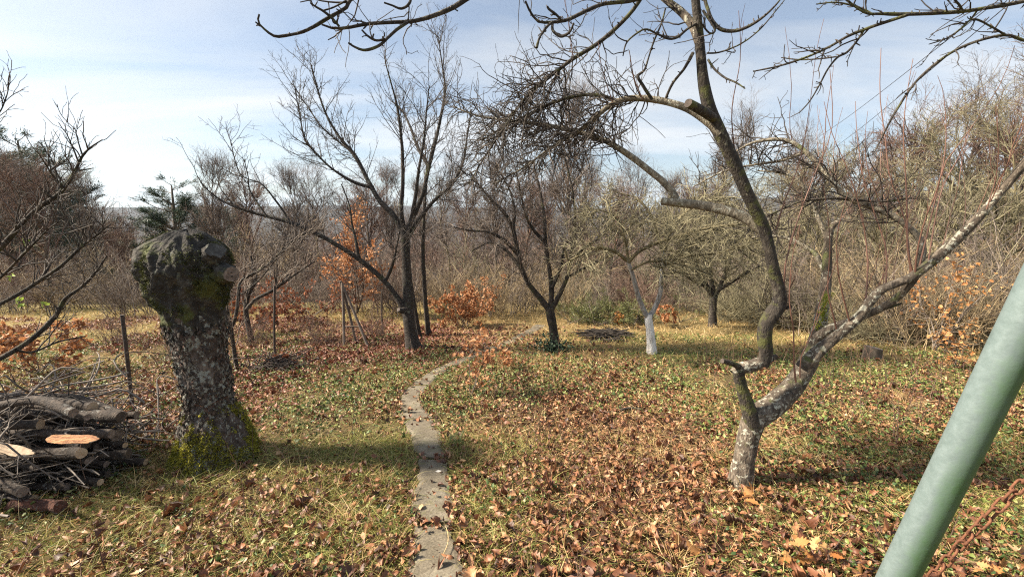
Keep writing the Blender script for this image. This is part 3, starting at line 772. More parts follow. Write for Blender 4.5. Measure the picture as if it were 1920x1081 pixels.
TOP = [([(765, 42, 6), (745, 55, 6.5), (728, 70, 6), (710, 86, 6), (685, 94, 5.5), (665, 88, 4.5), (653, 80, 4)], D - .62, D - .75),
       ([(722, 74, 5), (705, 76, 5), (690, 68, 4.5), (678, 56, 4)], D - .68, D - .72),
       ([(720, -60, 10), (690, -25, 9), (655, 2, 8.5), (650, 14, 8), (615, 34, 7), (572, 58, 7), (535, 67, 7), (515, 68, 6.5), (498, 57, 5.5), (484, 42, 5), (486, 27, 4)], D - .6, D - .8),
       ([(636, 50, 5), (622, 34, 5.5), (606, 21, 5.5), (592, 13, 5), (582, 6, 4)], D - .7, D - .78),
       ([(606, 20, 4), (625, 14, 4), (650, 1, 4)], D - .72, D - .72),
       ([(800, -60, 7), (775, -20, 6), (768, 6, 6), (752, 16, 5), (735, 10, 4), (720, 5, 3.5)], D - .6, D - .7),
       ([(1035, 42, 5), (1024, 52, 5), (1012, 70, 4.5), (1006, 90, 5)], D - .25, D - .3),
       ([(1055, 40, 5), (1043, 28, 5), (1030, 18, 5), (1026, 12, 4.5)], D - .25, D - .28),
       ([(1036, 45, 5.5), (1037, 58, 6), (1052, 68, 5.5), (1068, 60, 5), (1076, 43, 4)], D - .25, D - .32),
       ([(1318, -20, 8), (1326, 15, 7), (1338, 42, 7), (1356, 57, 8), (1385, 57, 7), (1412, 45, 6), (1436, 28, 5), (1456, 8, 4), (1470, -10, 3)], D - .1, D - .3),
       ([(1325, 100, 4), (1350, 98, 3.5), (1390, 82, 3), (1425, 55, 3), (1455, 20, 2.5), (1475, -5, 2)], D - .1, D - .2),
       ([(1328, 112, 5), (1340, 130, 4.5), (1358, 145, 4), (1380, 155, 3.5), (1397, 166, 2.5)], D - .1, D - .3),
       ([(1300, 98, 7), (1282, 130, 6), (1262, 155, 5.5), (1252, 175, 5), (1248, 187, 5)], D - .1, D + .02),
       ([(1223, 187, 7), (1205, 160, 6), (1196, 143, 6), (1208, 132, 5), (1214, 115, 4), (1225, 80, 3.5), (1240, 45, 3.5), (1248, 15, 3)], D, D - .08),
       ([(1305, 45, 6), (1288, 55, 5.5), (1270, 70, 5), (1255, 73, 5), (1235, 65, 4.5), (1212, 55, 4), (1195, 62, 4), (1175, 80, 3.5), (1168, 105, 2.5)], D - .1, D - .25),
       ([(1318, 20, 5), (1340, 55, 4.5), (1330, 62, 4), (1312, 40, 3)], D - .15, D - .2)]
ap.knob = 0.2
ap.thin(TOP, 'apple_dark', "branch", 18, 7)
iB = len(ap.lines); moss_i = len(ap.objs)
ap.limb([(1412, 792, 50), (1430, 775, 58), (1455, 755, 58), (1480, 731, 56), (1502, 702, 52), (1518, 672, 48), (1528, 648, 42), (1534, 620, 36), (1540, 590, 33), (1546, 555, 31), (1550, 515, 26), (1552, 475, 22), (1553, 445, 20), (1560, 425, 16), (1575, 412, 9)], D + .02, D + .35, 'apple', "stem", 60, sides=18, rough=0.12, cap=True)
ap.limb([(1505, 690, 38), (1530, 662, 34), (1560, 637, 30), (1588, 614, 28), (1614, 590, 27), (1634, 562, 26), (1652, 543, 25), (1680, 531, 25), (1708, 520, 26), (1735, 500, 28), (1768, 472, 29), (1803, 440, 29), (1840, 402, 28), (1878, 358, 27), (1925, 303, 26), (1990, 235, 22), (2070, 150, 16), (2120, 60, 10)], D, D - .55, 'apple', "limb", 60, sides=16, rough=0.10)
ap.limb([(1530, 635, 26), (1556, 616, 24), (1590, 604, 22), (1625, 590, 21), (1658, 574, 20), (1688, 553, 21), (1708, 530, 22), (1722, 512, 18)], D + .1, D - .16, 'apple', "limb", 26, sides=14, rough=0.12)
ap.limb([(1650, 578, 14), (1672, 574, 9), (1692, 568, 4)], D - .05, D - .1, 'apple_dark', "dead_stub", 6, sides=8, keep=False)
ap.limb([(1724, 512, 22), (1728, 485, 21), (1729, 460, 20), (1714, 435, 18), (1682, 410, 17), (1642, 391, 15), (1596, 374, 14), (1566, 348, 13), (1535, 310, 12.5), (1504, 279, 11), (1474, 263, 9.5), (1440, 262, 7.5), (1405, 270, 5), (1370, 290, 3)], D - .14, D + .5, 'apple_pale', "limb", 44, sides=12)
ap.limb([(1548, 515, 14), (1530, 478, 12), (1505, 460, 10), (1480, 448, 8), (1450, 442, 5), (1410, 445, 3)], D + .3, D + .6, 'apple_pale', "limb", 18, sides=9)
ap.limb([(1552, 450, 12), (1535, 410, 10), (1520, 375, 8), (1500, 340, 6), (1470, 325, 5), (1420, 320, 3)], D + .35, D + .7, 'apple_pale', "limb", 18, sides=9)
ap.limb([(1596, 374, 8), (1560, 372, 6), (1500, 378, 5), (1440, 405, 4), (1400, 430, 2)], D + .15, D + .3, 'apple_dark', "branch", 14, sides=7)
ap.limb([(1600, 374, 6), (1650, 378, 5), (1690, 374, 4), (1720, 368, 2.5)], D + .1, D + .0, 'apple_dark', "branch", 12, sides=6)
ap.limb([(1510, 285, 8), (1470, 300, 6), (1420, 308, 5), (1360, 320, 4), (1300, 350, 2.5)], D + .4, D + .7, 'apple_pale', "branch", 14, sides=7)
iB2 = len(ap.lines)
SH = [([(1712, 515, 9), (1702, 470, 7), (1701, 400, 6), (1698, 330, 4.5), (1694, 250, 3.5), (1700, 180, 2.5), (1712, 110, 2)], D - .15, D - .05),
      ([(1716, 512, 8), (1720, 470, 6), (1735, 410, 5), (1752, 370, 4.5), (1775, 300, 4), (1805, 262, 3.5), (1845, 205, 3), (1880, 150, 2.5), (1903, 85, 2)], D - .18, D - .5),
      ([(1722, 508, 7), (1738, 440, 5.5), (1752, 380, 4.5), (1770, 300, 4), (1774, 230, 3), (1766, 160, 2), (1758, 142, 1.6)], D - .16, D - .1),
      ([(1708, 515, 7), (1700, 430, 5), (1690, 390, 4.5), (1668, 330, 4), (1660, 260, 3.5), (1650, 180, 3), (1652, 90, 2)], D - .14, D + .1),
      ([(1740, 495, 6), (1752, 420, 5), (1768, 350, 4), (1800, 290, 3), (1822, 235, 2)], D - .2, D - .1),
      ([(1622, 585, 6), (1627, 500, 5), (1622, 440, 4), (1612, 390, 3.5), (1590, 320, 3), (1560, 250, 2.2), (1545, 190, 1.6)], D - .05, D + .2),
      ([(1470, 562, 6), (1472, 500, 5), (1484, 450, 4.5), (1500, 400, 4), (1530, 320, 3), (1560, 240, 2.5), (1556, 130, 2)], D, D + .1),
      ([(1492, 716, 6), (1488, 670, 5), (1488, 620, 4), (1480, 560, 3.5), (1486, 480, 2.5), (1500, 420, 1.8)], D - .03, D - .1),
      ([(1500, 708, 4), (1502, 670, 3.5), (1520, 630, 3), (1540, 560, 2.5), (1565, 500, 2), (1580, 440, 1.5)], D - .04, D - .1),
      ([(1572, 628, 7), (1562, 590, 5), (1552, 540, 4), (1556, 470, 3.5), (1552, 400, 2.5), (1540, 330, 1.8)], D - .05, D - .1),
      ([(1594, 606, 6), (1582, 560, 5), (1572, 510, 4), (1570, 440, 3), (1590, 360, 2)], D - .08, D - .2),
      ([(1660, 540, 6), (1662, 470, 5), (1640, 400, 4), (1618, 330, 3), (1606, 240, 2.2), (1604, 190, 1.6)], D - .1, D + .2),
      ([(1455, 430, 5), (1470, 380, 4), (1500, 300, 3), (1518, 200, 2), (1530, 100, 1.6), (1545, 35, 1.4)], D - .05, D - .2),
      ([(1850, 392, 5), (1868, 330, 4), (1872, 270, 3), (1866, 200, 2)], D - .35, D - .4),
      ([(1380, 300, 4), (1372, 210, 3), (1388, 110, 2.2), (1385, 20, 1.6)], D - .05, D - .2),
      ([(1205, 186, 3), (1190, 150, 2.5), (1183, 115, 2), (1180, 95, 1.6)], D, D - .1),
      ([(1150, 195, 3), (1135, 150, 2.5), (1125, 110, 2), (1122, 80, 1.6)], D + .1, D),
      ([(1075, 112, 3), (1070, 75, 2.4), (1064, 30, 1.8), (1058, 0, 1.4)], D + .2, D + .1)]
sh_lines = [trace(p_, a_, b_, 14) for p_, a_, b_ in SH]
for p_, r_ in sh_lines:
    tb, _ = limb(p_ - ap.base, r_ * 0.72, 6, 0.05)
    add("water_shoot", make_mesh("water_shoot", [tb], M['twig_red']), ap.root)
SL = np.array([q[0] for q in sh_lines]); SR = np.array([q[1] for q in sh_lines])
s2 = grow(SL, SR, 60, (0.08, 0.3), (0.3, 0.7), 6, 0.08, 0.5, 0.0022, 0.001, 0.1, 0.9)
sB = grow(*ap.arr([iB + 1, iB + 2, iB + 3]), 20, (0.35, 1.0), (0.7, 1.3), 9, 0.07, 0.9, 0.0028, 0.0011, 0.25, 1.0, 0.1)
ap.twigs([(s2[0], s2[1], 3), (sB[0], sB[1], 4)], 'twig_red', "shoot_twigs")
# spurs and twigs
crown = [i for i in range(iA1, len(ap.lines)) if i not in (iB, iB + 1, iB + 2)]
bushy = [iA1 + 1, iA1 + 2, iA1 + 3, iA1 + 4, iA1 + 5] + list(range(iB + 3, len(ap.lines)))
A0 = ap.arr(bushy); A1_ = ap.arr(crown)
few = grow(*ap.arr([i for i in crown if i not in bushy and i != iA1]), 26, (0.08, 0.3), (0.5, 1.0), 8, 0.2, 0.1, 0.0036, 0.002, 0.1)
t1 = grow(*A0, 330, (0.18, 0.60), (0.6, 1.3), 9, 0.20, 0.08, 0.0042, 0.0018, 0.22, 1.0)
t1b = grow(*ap.arr([iA1 + 1, iA1 + 2, iA1 + 3, iA1 + 5]), 200, (0.25, 0.75), (0.5, 1.2), 10, 0.2, -0.22, 0.0042, 0.0018, 0.3, 1.0)
t2 = grow(np.concatenate([t1[0], few[0][:, [0, 1, 2, 3, 4, 5, 6, 7, 7]]]), np.concatenate([t1[1], few[1][:, [0, 1, 2, 3, 4, 5, 6, 7, 7]]]), 1300, (0.05, 0.28), (0.6, 1.3), 6, 0.25, 0.1, 0.0026, 0.0013, 0.15)
t2b = grow(t1b[0], t1b[1], 950, (0.06, 0.28), (0.6, 1.3), 6, 0.25, 0.05, 0.0026, 0.0013, 0.15)
sp = grow(*A1_, 420, (0.015, 0.05), (0.8, 1.4), 4, 0.35, 0.3, 0.0038, 0.003, 0.05)
sp2 = grow(np.concatenate([t2[0], t2b[0]]), np.concatenate([t2[1], t2b[1]]), 1100, (0.012, 0.035), (0.7, 1.3), 3, 0.3, 0.2, 0.0021, 0.0016, 0.1)
ap.twigs([(few[0], few[1], 5), (t1[0], t1[1], 5), (t1b[0], t1b[1], 5), (t2[0], t2[1], 4), (t2b[0], t2b[1], 4), (sp[0], sp[1], 4), (sp2[0], sp2[1], 3)], 'twig_dark')
def tufts(pts, nrm, l0, l1, w, per, jit):
    pts = np.repeat(pts, per, 0); nrm = np.repeat(nrm, per, 0)
    pts = pts + rng.normal(0, jit, pts.shape)
    dd = norm(nrm + rng.normal(0, 0.45, pts.shape))
    return blades(pts, dd, rng.uniform(l0, l1, len(pts)), w * rng.uniform(.6, 1.4, len(pts)), 0.25, 1)
# moss patch on the upright stem
mp_, mr_ = trace([(1546, 575, 16), (1550, 555, 16), (1540, 597, 14), (1532, 612, 12)], D + .14, D + .17, 30)
mv = mp_ + rng.normal(0, 0.012, mp_.shape)
add("moss_patch", make_mesh("moss_patch", [tufts(mv - ap.base, norm(rng.normal(0, .6, mv.shape) + [.1, -.6, .5]), 0.005, 0.014, 0.006, 30, 0.010)], M['moss_bright']), ap.objs[moss_i], kind="stuff")

# --- tree off to the right whose boughs hang into the picture
ob = np.array([4.6, 1.9, float(height(4.6, 1.9))])
ov = Tree("overhanging_tree", ob, "leafless tree whose thin dark boughs reach in at the upper right corner", "tree")
pt = np.array([[4.6, 1.9, ob[2] - .05], [4.55, 1.95, 0.9], [4.5, 2.0, 1.9], [4.25, 2.05, 2.9], [4.0, 2.1, 3.9]])
ov.limb(None, 0, 0, 'apple', "trunk", raw=(catmull(pt, 20), np.linspace(.13, .06, 20)), keep=False, sides=14)
c1 = P(2000, -15, 2.05); 
ov.limb(None, 0, 0, 'apple_dark', "limb", raw=(catmull([[4.3, 2.05, 2.7], [3.6, 2.1, 2.85], list(c1)], 10), np.linspace(.04, .02, 10)), keep=False, sides=9)
c2 = P(1960, 90, 2.2)
ov.limb(None, 0, 0, 'apple_dark', "limb", raw=(catmull([[4.45, 2.0, 2.1], [3.7, 2.15, 2.4], list(c2)], 10), np.linspace(.035, .013, 10)), keep=False, sides=9)
OV = [([(2005, -16, 16), (1940, -2, 14), (1880, 10, 13), (1815, 20, 12), (1750, 25, 11), (1700, 27, 10), (1655, 26, 8), (1625, 25, 6), (1600, 10, 5), (1585, -4, 4)], 2.05, 2.15),
      ([(1705, 27, 9), (1665, 40, 8), (1625, 54, 7), (1590, 68, 6), (1555, 88, 5.5), (1510, 108, 5), (1460, 124, 4), (1412, 134, 2.5)], 2.1, 2.35),
      ([(1620, 56, 6), (1606, 78, 5), (1588, 98, 5), (1570, 108, 4.5), (1552, 130, 4), (1536, 160, 3.5), (1518, 190, 3), (1498, 212, 2.5)], 2.2, 2.3),
      ([(1570, 106, 3.5), (1540, 110, 3), (1500, 112, 3), (1465, 108, 2)], 2.25, 2.4),
      ([(1965, 90, 10), (1920, 76, 9), (1888, 66, 8.5), (1850, 72, 8), (1800, 90, 7.5), (1760, 115, 7), (1725, 145, 6.5), (1703, 172, 6), (1688, 195, 5.5), (1670, 225, 4.5), (1655, 255, 3.5), (1640, 285, 2.5)], 2.2, 2.35),
      ([(1885, 66, 6), (1858, 50, 5), (1825, 36, 5), (1800, 55, 4.5), (1775, 72, 4), (1742, 83, 2.5)], 2.2, 2.1),
      ([(1832, 20, 5), (1822, 34, 5), (1805, 52, 3)], 2.1, 2.1),
      ([(1635, 27, 6), (1612, 15, 5), (1570, 5, 4), (1530, 8, 2.5)], 2.15, 2.2),
      ([(1805, 20, 6), (1795, 5, 5), (1780, -8, 4)], 2.1, 2.0)]
ov.knob = 0.16
ov.thin(OV, 'apple_dark', "branch", 22, 8)
q1 = grow(*ov.arr(), 55, (0.05, 0.25), (0.4, 1.0), 7, 0.2, 0.0, 0.0034, 0.0016, 0.05)
q2 = grow(*ov.arr(), 170, (0.012, 0.035), (0.7, 1.4), 3, 0.3, 0.2, 0.003, 0.0022, 0.0)
q3 = grow(q1[0], q1[1], 110, (0.012, 0.06), (0.6, 1.2), 3, 0.3, 0.2, 0.0024, 0.0016, 0.0)
ov.twigs([(q1[0], q1[1], 4), (q2[0], q2[1], 4), (q3[0], q3[1], 3)], 'twig_dark')

# --- cherry tree beside the path
cb = G(774, 655); D = cb[1]
ch = Tree("cherry_tree", cb, "leafless cherry tree beside the path with one long limb reaching left", "tree")
ch.limb([(778, 662, 42), (773, 640, 32), (769, 615, 29), (766, 585, 27), (765, 550, 25), (763, 510, 22), (761, 475, 21), (759, 440, 21), (755, 425, 18)], D, D, 'cherry', "trunk", 30, sides=16, flare=.2, keep=False)
ch.limb([(764, 578, 16), (753, 582, 14), (747, 580, 8)], D, D - .2, 'cherry', "dead_stub", 6, sides=8, cap=True, keep=False)
CL = [([(766, 600, 20), (757, 578, 18), (745, 558, 17), (722, 528, 16), (695, 503, 15), (668, 482, 14), (632, 459, 13), (590, 436, 12), (545, 417, 11), (500, 405, 9.5), (460, 394, 8), (420, 378, 6), (388, 355, 4), (370, 330, 2.5)], D, D - .5),
      ([(757, 440, 17), (738, 404, 15), (712, 376, 14), (690, 338, 12), (666, 292, 9.5), (637, 258, 7), (612, 215, 5.5), (596, 170, 4), (584, 122, 2.5)], D, D + .3),
      ([(758, 432, 14), (752, 395, 11), (755, 345, 9.5), (755, 295, 8.5), (751, 245, 7), (745, 200, 5.5), (733, 155, 4), (722, 116, 2.5)], D, D - .4),
      ([(760, 440, 16), (775, 405, 12.5), (793, 362, 11.5), (804, 312, 10), (822, 240, 8), (834, 170, 5.5), (828, 115, 3.5), (821, 68, 2)], D, D + .2),
      ([(762, 450, 12), (785, 412, 9), (815, 375, 8.5), (848, 345, 7.5), (868, 305, 6), (876, 255, 4.5), (884, 205, 2.5)], D, D + .6),
      ([(700, 352, 8), (665, 342, 7), (625, 318, 6), (597, 292, 5), (572, 262, 4), (562, 215, 3.2), (552, 160, 2)], D + .1, D - .3),
      ([(804, 312, 8), (785, 280, 6.5), (768, 235, 5.5), (752, 205, 4), (735, 190, 2.5)], D + .1, D + .7),
      ([(770, 420, 9), (778, 375, 8), (785, 320, 7), (795, 260, 5), (800, 205, 3.5), (805, 160, 2)], D, D - .6),
      ([(690, 338, 6), (662, 290, 5), (640, 270, 4.5), (605, 240, 4), (580, 205, 3), (548, 158, 2)], D + .15, D + .5),
      ([(672, 482, 8), (668, 455, 6.5), (660, 420, 5), (655, 385, 4), (640, 345, 3)], D - .15, D - .1),
      ([(722, 528, 8), (735, 500, 6), (742, 470, 5), (750, 430, 3)], D - .05, D - .3),
      ([(545, 417, 6), (520, 380, 4.5), (490, 345, 3.5), (450, 325, 3), (432, 262, 2)], D - .3, D - .3),
      ([(590, 436, 6), (565, 440, 5), (530, 470, 4), (490, 520, 3.5), (450, 555, 2)], D - .25, D - .8),
      ([(500, 405, 5), (470, 360, 3.5), (465, 330, 3), (458, 300, 2)], D - .4, D - .3)]
CL = [([(x_, y_, w_ * (0.95 if k_ < 2 else 0.78)) for k_, (x_, y_, w_) in enumerate(l_)], a_, b_) for l_, a_, b_ in CL]
ch.thin(CL, 'cherry', "limb", 26, 9)
A = ch.arr()
c1_ = grow(*A, 260, (0.35, 1.25), (0.55, 1.1), 10, 0.10, 0.22, 0.0062, 0.0022, 0.2)
c2_ = grow(c1_[0], c1_[1], 1500, (0.10, 0.45), (0.7, 1.2), 6, 0.14, 0.15, 0.0038, 0.0018, 0.1)
c3_ = grow(np.concatenate([c2_[0]]), c2_[1], 3600, (0.03, 0.10), (0.8, 1.3), 3, 0.2, 0.2, 0.0028, 0.0018, 0.1)
c4_ = grow(*A, 900, (0.03, 0.10), (0.7, 1.3), 3, 0.2, 0.3, 0.005, 0.003, 0.25)
ch.twigs([(c1_[0], c1_[1], 4), (c2_[0], c2_[1], 3), (c3_[0], c3_[1], 3), (c4_[0], c4_[1], 3)], 'twig_cherry')

# --- plum tree in the middle
pb = G(1040, 655); D = pb[1]
pl = Tree("plum_tree", pb, "leafless tree with forked crown left of the brushwood stack, ivy at its foot", "tree")
pl.limb([(1042, 660, 28), (1040, 640, 23), (1037, 615, 21), (1033, 592, 22), (1030, 575, 20)], D, D, 'plum', "trunk", 18, sides=14, flare=.2, keep=False)
PLM = [([(1031, 582, 15), (1010, 555, 13), (990, 530, 12), (977, 500, 11), (969, 465, 10.5), (962, 430, 9.5), (948, 402, 8), (925, 378, 6.5), (900, 350, 5), (880, 320, 3)], D, D - .3),
       ([(1031, 580, 13), (1034, 545, 11), (1030, 505, 10), (1023, 455, 9), (1020, 405, 7.5), (1012, 355, 5.5), (1000, 305, 3)], D, D + .3),
       ([(1034, 580, 12), (1050, 550, 10), (1063, 520, 9), (1070, 480, 8), (1078, 430, 7), (1075, 370, 5), (1062, 305, 3)], D, D - .2),
       ([(972, 478, 8), (945, 450, 7), (915, 435, 6), (880, 432, 4.5), (850, 425, 3)], D - .1, D - .6),
       ([(978, 505, 7), (950, 470, 6), (920, 455, 5), (885, 470, 3)], D - .1, D + .3),
       ([(1023, 455, 7), (1000, 430, 6), (985, 400, 5), (975, 355, 4), (965, 310, 2.5)], D + .1, D - .3),
       ([(1068, 490, 7), (1095, 465, 6), (1125, 445, 5), (1150, 415, 3.5), (1165, 380, 2)], D - .1, D - .4),
       ([(1035, 540, 7), (1052, 500, 6), (1060, 460, 5), (1090, 420, 4), (1110, 370, 2.5)], D, D + .5),
       ([(1063, 520, 6), (1100, 500, 5), (1140, 480, 4), (1170, 450, 2.5)], D, D + .4),
       ([(962, 430, 6), (965, 395, 5), (955, 355, 4), (935, 320, 2.5)], D - .2, D - .2)]
PLM = [([(x_, y_, w_ * (1 if k_ < 2 else 0.8)) for k_, (x_, y_, w_) in enumerate(l_)], a_, b_) for l_, a_, b_ in PLM]
pl.thin(PLM, 'plum', "limb", 24, 9)
A = pl.arr()
p1_ = grow(*A, 300, (0.25, 0.95), (0.6, 1.3), 9, 0.2, 0.08, 0.0062, 0.0024, 0.2)
p2_ = grow(p1_[0], p1_[1], 1700, (0.10, 0.45), (0.5, 1.2), 7, 0.25, 0.05, 0.0038, 0.0019, 0.1)
p3_ = grow(p2_[0], p2_[1], 3200, (0.04, 0.18), (0.6, 1.2), 4, 0.25, 0.05, 0.0028, 0.0018, 0.1)
pl.twigs([(p1_[0], p1_[1], 4), (p2_[0], p2_[1], 3), (p3_[0], p3_[1], 3)], 'twig_grey')
iv_p = pb + np.stack([rng.normal(-.1, .16, 500), rng.normal(-.12, .12, 500), np.abs(rng.normal(0.08, 0.09, 500))], -1)
ivt0 = add("ivy_tuft", make_mesh("ivy_tuft", [place_leaves(ivy_t, iv_p, rng.uniform(.03, .06, 500), .8, .4)], M['needle']), None, kind="stuff", label="dark green ivy tuft at the foot of the forked tree", cat="ivy")

# --- limewashed tree
wb = G(1222, 662); D = wb[1]
wt_ = Tree("limewashed_tree", wb, "small fruit tree with whitewashed trunk and drooping olive tangle of twigs", "tree")
wt_.limb([(1222, 666, 26), (1221, 645, 22), (1219, 620, 20), (1216, 600, 19), (1216, 588, 17)], D, D, 'white', "trunk", 18, sides=14, flare=.15, keep=False)
wt_.limb([(1216, 598, 12), (1206, 578, 10.5), (1197, 555, 9.5), (1190, 530, 9), (1183, 505, 8), (1175, 485, 7)], D, D - .2, 'white_thin', "limb", 16, sides=10)
wt_.limb([(1217, 596, 12), (1230, 572, 11), (1238, 548, 10), (1240, 522, 9), (1243, 495, 8), (1245, 470, 7)], D, D + .1, 'white_thin', "limb", 16, sides=10)
WL = [([(1175, 488, 8), (1150, 470, 7), (1118, 465, 6), (1085, 480, 5), (1066, 487, 3.5), (1060, 470, 2.5)], D - .2, D - .7),
      ([(1178, 492, 7), (1200, 470, 7), (1240, 452, 6.5), (1290, 437, 6), (1340, 425, 5), (1400, 420, 3.5), (1440, 422, 2)], D - .2, D - .7),
      ([(1243, 495, 8), (1275, 470, 7), (1310, 445, 6.5), (1350, 425, 6), (1385, 425, 4), (1430, 440, 2)], D + .1, D - .3),
      ([(1244, 475, 7), (1230, 430, 6), (1215, 395, 5), (1190, 370, 4), (1150, 360, 2)], D + .1, D + .4),
      ([(1245, 472, 7), (1260, 430, 6), (1290, 395, 5), (1330, 375, 4), (1380, 370, 2.5)], D + .1, D + .3),
      ([(1178, 490, 6), (1172, 450, 5), (1160, 415, 4), (1130, 395, 3), (1095, 395, 2)], D - .2, D - .3),
      ([(1243, 500, 6), (1290, 480, 5), (1340, 475, 4), (1400, 460, 3), (1440, 450, 2)], D + .1, D - .5),
      ([(1185, 505, 5), (1220, 490, 5), (1270, 495, 4), (1320, 510, 3), (1345, 530, 2)], D - .2, D - .6)]
wt_.thin(WL, 'olive_bg', "limb", 20, 8)
A = wt_.arr([k for k in range(2, 10)])
w1 = grow(*A, 300, (0.3, 1.0), (0.5, 1.2), 10, 0.2, -0.12, 0.007, 0.003, 0.1)
w2 = grow(w1[0], w1[1], 2300, (0.12, 0.5), (0.5, 1.2), 7, 0.25, -0.05, 0.0046, 0.0024, 0.1)
w3 = grow(w2[0], w2[1], 3400, (0.04, 0.18), (0.6, 1.2), 4, 0.25, 0.0, 0.0034, 0.0022, 0.1)
wt_.twigs([(w1[0], w1[1], 4), (w2[0], w2[1], 3), (w3[0], w3[1], 3)], 'twig_olive')

# --- far fruit tree on the terrace
fb = G(1337, 612); D = fb[1]
ft = Tree("far_fruit_tree", fb, "fruit tree with straight bare trunk at the thicket edge, behind the whitewashed one", "tree")
ft.limb([(1336, 616, 24), (1336, 595, 20), (1337, 570, 18), (1338, 552, 20)], D, D, 'cherry', "trunk", 14, sides=14, flare=.2, keep=False)
FT = [([(1336, 556, 14), (1322, 530, 11), (1308, 505, 9), (1295, 480, 7), (1285, 450, 4), (1275, 410, 2)], D, D - .4),
      ([(1338, 556, 13), (1333, 520, 10), (1330, 480, 8), (1328, 440, 6), (1320, 390, 4), (1325, 340, 2)], D, D + .3),
      ([(1340, 556, 12), (1355, 525, 9), (1368, 490, 7), (1378, 450, 5), (1385, 400, 3)], D, D),
      ([(1330, 540, 9), (1300, 525, 7), (1270, 508, 6), (1240, 520, 3)], D, D - .8),
      ([(1345, 545, 9), (1385, 520, 7), (1420, 500, 5), (1450, 495, 2)], D, D - .6)]
ft.thin(FT, 'plum', "limb", 18, 8)
A = ft.arr()
w1 = grow(*A, 180, (0.35, 1.1), (0.4, 1.1), 9, 0.2, 0.1, 0.010, 0.004, 0.15)
w2 = grow(w1[0], w1[1], 900, (0.15, 0.6), (0.5, 1.2), 7, 0.25, 0.0, 0.006, 0.003, 0.1)
w3 = grow(w2[0], w2[1], 1400, (0.06, 0.25), (0.6, 1.2), 4, 0.25, 0.0, 0.0045, 0.003, 0.1)
ft.twigs([(w1[0], w1[1], 4), (w2[0], w2[1], 3), (w3[0], w3[1], 3)], 'twig_olive')

# --- two slim trunks behind the cherry
for (bx, by, tp, lab) in ((787, 632, [(787, 634, 13), (781, 600, 10), (776, 565, 8), (768, 520, 6), (760, 470, 4), (745, 400, 2.5)], "slim bent sapling trunk close behind the cherry tree"),
                          (803, 630, [(804, 632, 13), (801, 600, 11), (797, 560, 9), (794, 500, 8), (793, 440, 7), (797, 380, 5), (800, 320, 3), (795, 260, 2)], "slim straight young tree to the right of the cherry trunk")):
    q = G(bx, by)
    s_ = Tree("young_tree", q, lab, "tree", None)
    s_.limb(tp, q[1], q[1] + .1, 'plum', "trunk", 24, sides=9)
    g1 = grow(*s_.arr(), 40, (0.25, 0.8), (0.4, 0.9), 8, 0.12, 0.5, 0.006, 0.0025, 0.35)
    g2 = grow(g1[0], g1[1], 160, (0.1, 0.4), (0.4, 1), 6, 0.2, 0.3, 0.004, 0.0025)
    s_.twigs([(g1[0], g1[1], 3), (g2[0], g2[1], 3)], 'twig_grey')

# --- tree at the left edge
lb = np.array([-4.75, 3.0, float(height(-4.75, 3.0))]); D = 3.0
lt = Tree("left_edge_tree", lb, "dark bare tree reaching in from the left edge with a few lime leaves", "tree")
tp = catmull([[-4.75, 3.0, lb[2] - .05], [-4.7, 3.0, .5], [-4.55, 3.0, 1.0], [-4.35, 3.0, 1.35]], 14)
lt.limb(None, 0, 0, 'plum', "trunk", raw=(tp, np.linspace(.12, .08, 14)), keep=False, sides=14)
LL = [([(-120, 560, 30), (-40, 500, 22), (10, 455, 17), (45, 415, 14), (78, 385, 13), (105, 368, 12), (122, 350, 10), (140, 322, 7.5), (155, 292, 5.5), (172, 275, 4), (192, 262, 2.5)], D, D + .1),
      ([(-130, 720, 22), (-40, 690, 20), (30, 655, 18), (75, 622, 16), (105, 590, 14), (122, 560, 11), (150, 540, 8), (175, 515, 6), (200, 480, 4)], D, D + .5),
      ([(-100, 620, 16), (-20, 580, 14), (40, 548, 12), (75, 525, 11), (115, 498, 9), (150, 465, 7), (175, 445, 5), (208, 420, 3)], D, D + .3),
      ([(120, 352, 7), (100, 330, 5), (88, 312, 4), (75, 292, 2.5)], D + .05, D - .1),
      ([(142, 320, 5), (160, 318, 4), (175, 315, 2)], D + .08, D + .1),
      ([(100, 372, 6), (82, 360, 5), (76, 355, 3)], D + .05, D),
      ([(155, 462, 6), (145, 440, 5), (125, 418, 4), (105, 395, 2.5)], D + .2, D + .2),
      ([(155, 292, 4), (148, 270, 3), (140, 238, 1.8)], D + .05, D + .1),
      ([(30, 655, 8), (60, 660, 6), (110, 640, 5), (160, 630, 3)], D + .1, D + .6),
      ([(-40, 320, 5), (-10, 230, 3.5), (5, 200, 3), (15, 170, 2.5), (18, 138, 1.6)], D, D),
      ([(-60, 560, 10), (0, 520, 8), (50, 470, 6), (90, 430, 4), (120, 410, 2.5)], D - .2, D - .4)]
lt.thin(LL, 'plum', "limb", 22, 9)
A = lt.arr()
l1 = grow(*A, 120, (0.15, 0.55), (0.4, 1.0), 8, 0.16, 0.3, 0.005, 0.002, 0.3)
l2 = grow(l1[0], l1[1], 450, (0.06, 0.25), (0.5, 1.1), 6, 0.2, 0.2, 0.003, 0.0016, 0.1)
lt.twigs([(l1[0], l1[1], 4), (l2[0], l2[1], 3)], 'twig_cherry')
for (px, py) in ((53, 457), (64, 455), (18, 522), (36, 562), (42, 572), (84, 568)):
    c = P(px, py, D + .05)
    V_, F_ = place_leaves(ivy_t, np.zeros((3, 3)) + rng.normal(0, .012, (3, 3)), rng.uniform(.03, .05, 3), .9, .5)
    add("leaf", make_mesh("leaf", [(V_, F_)], M['lime']), lt.root, c - lt.base)

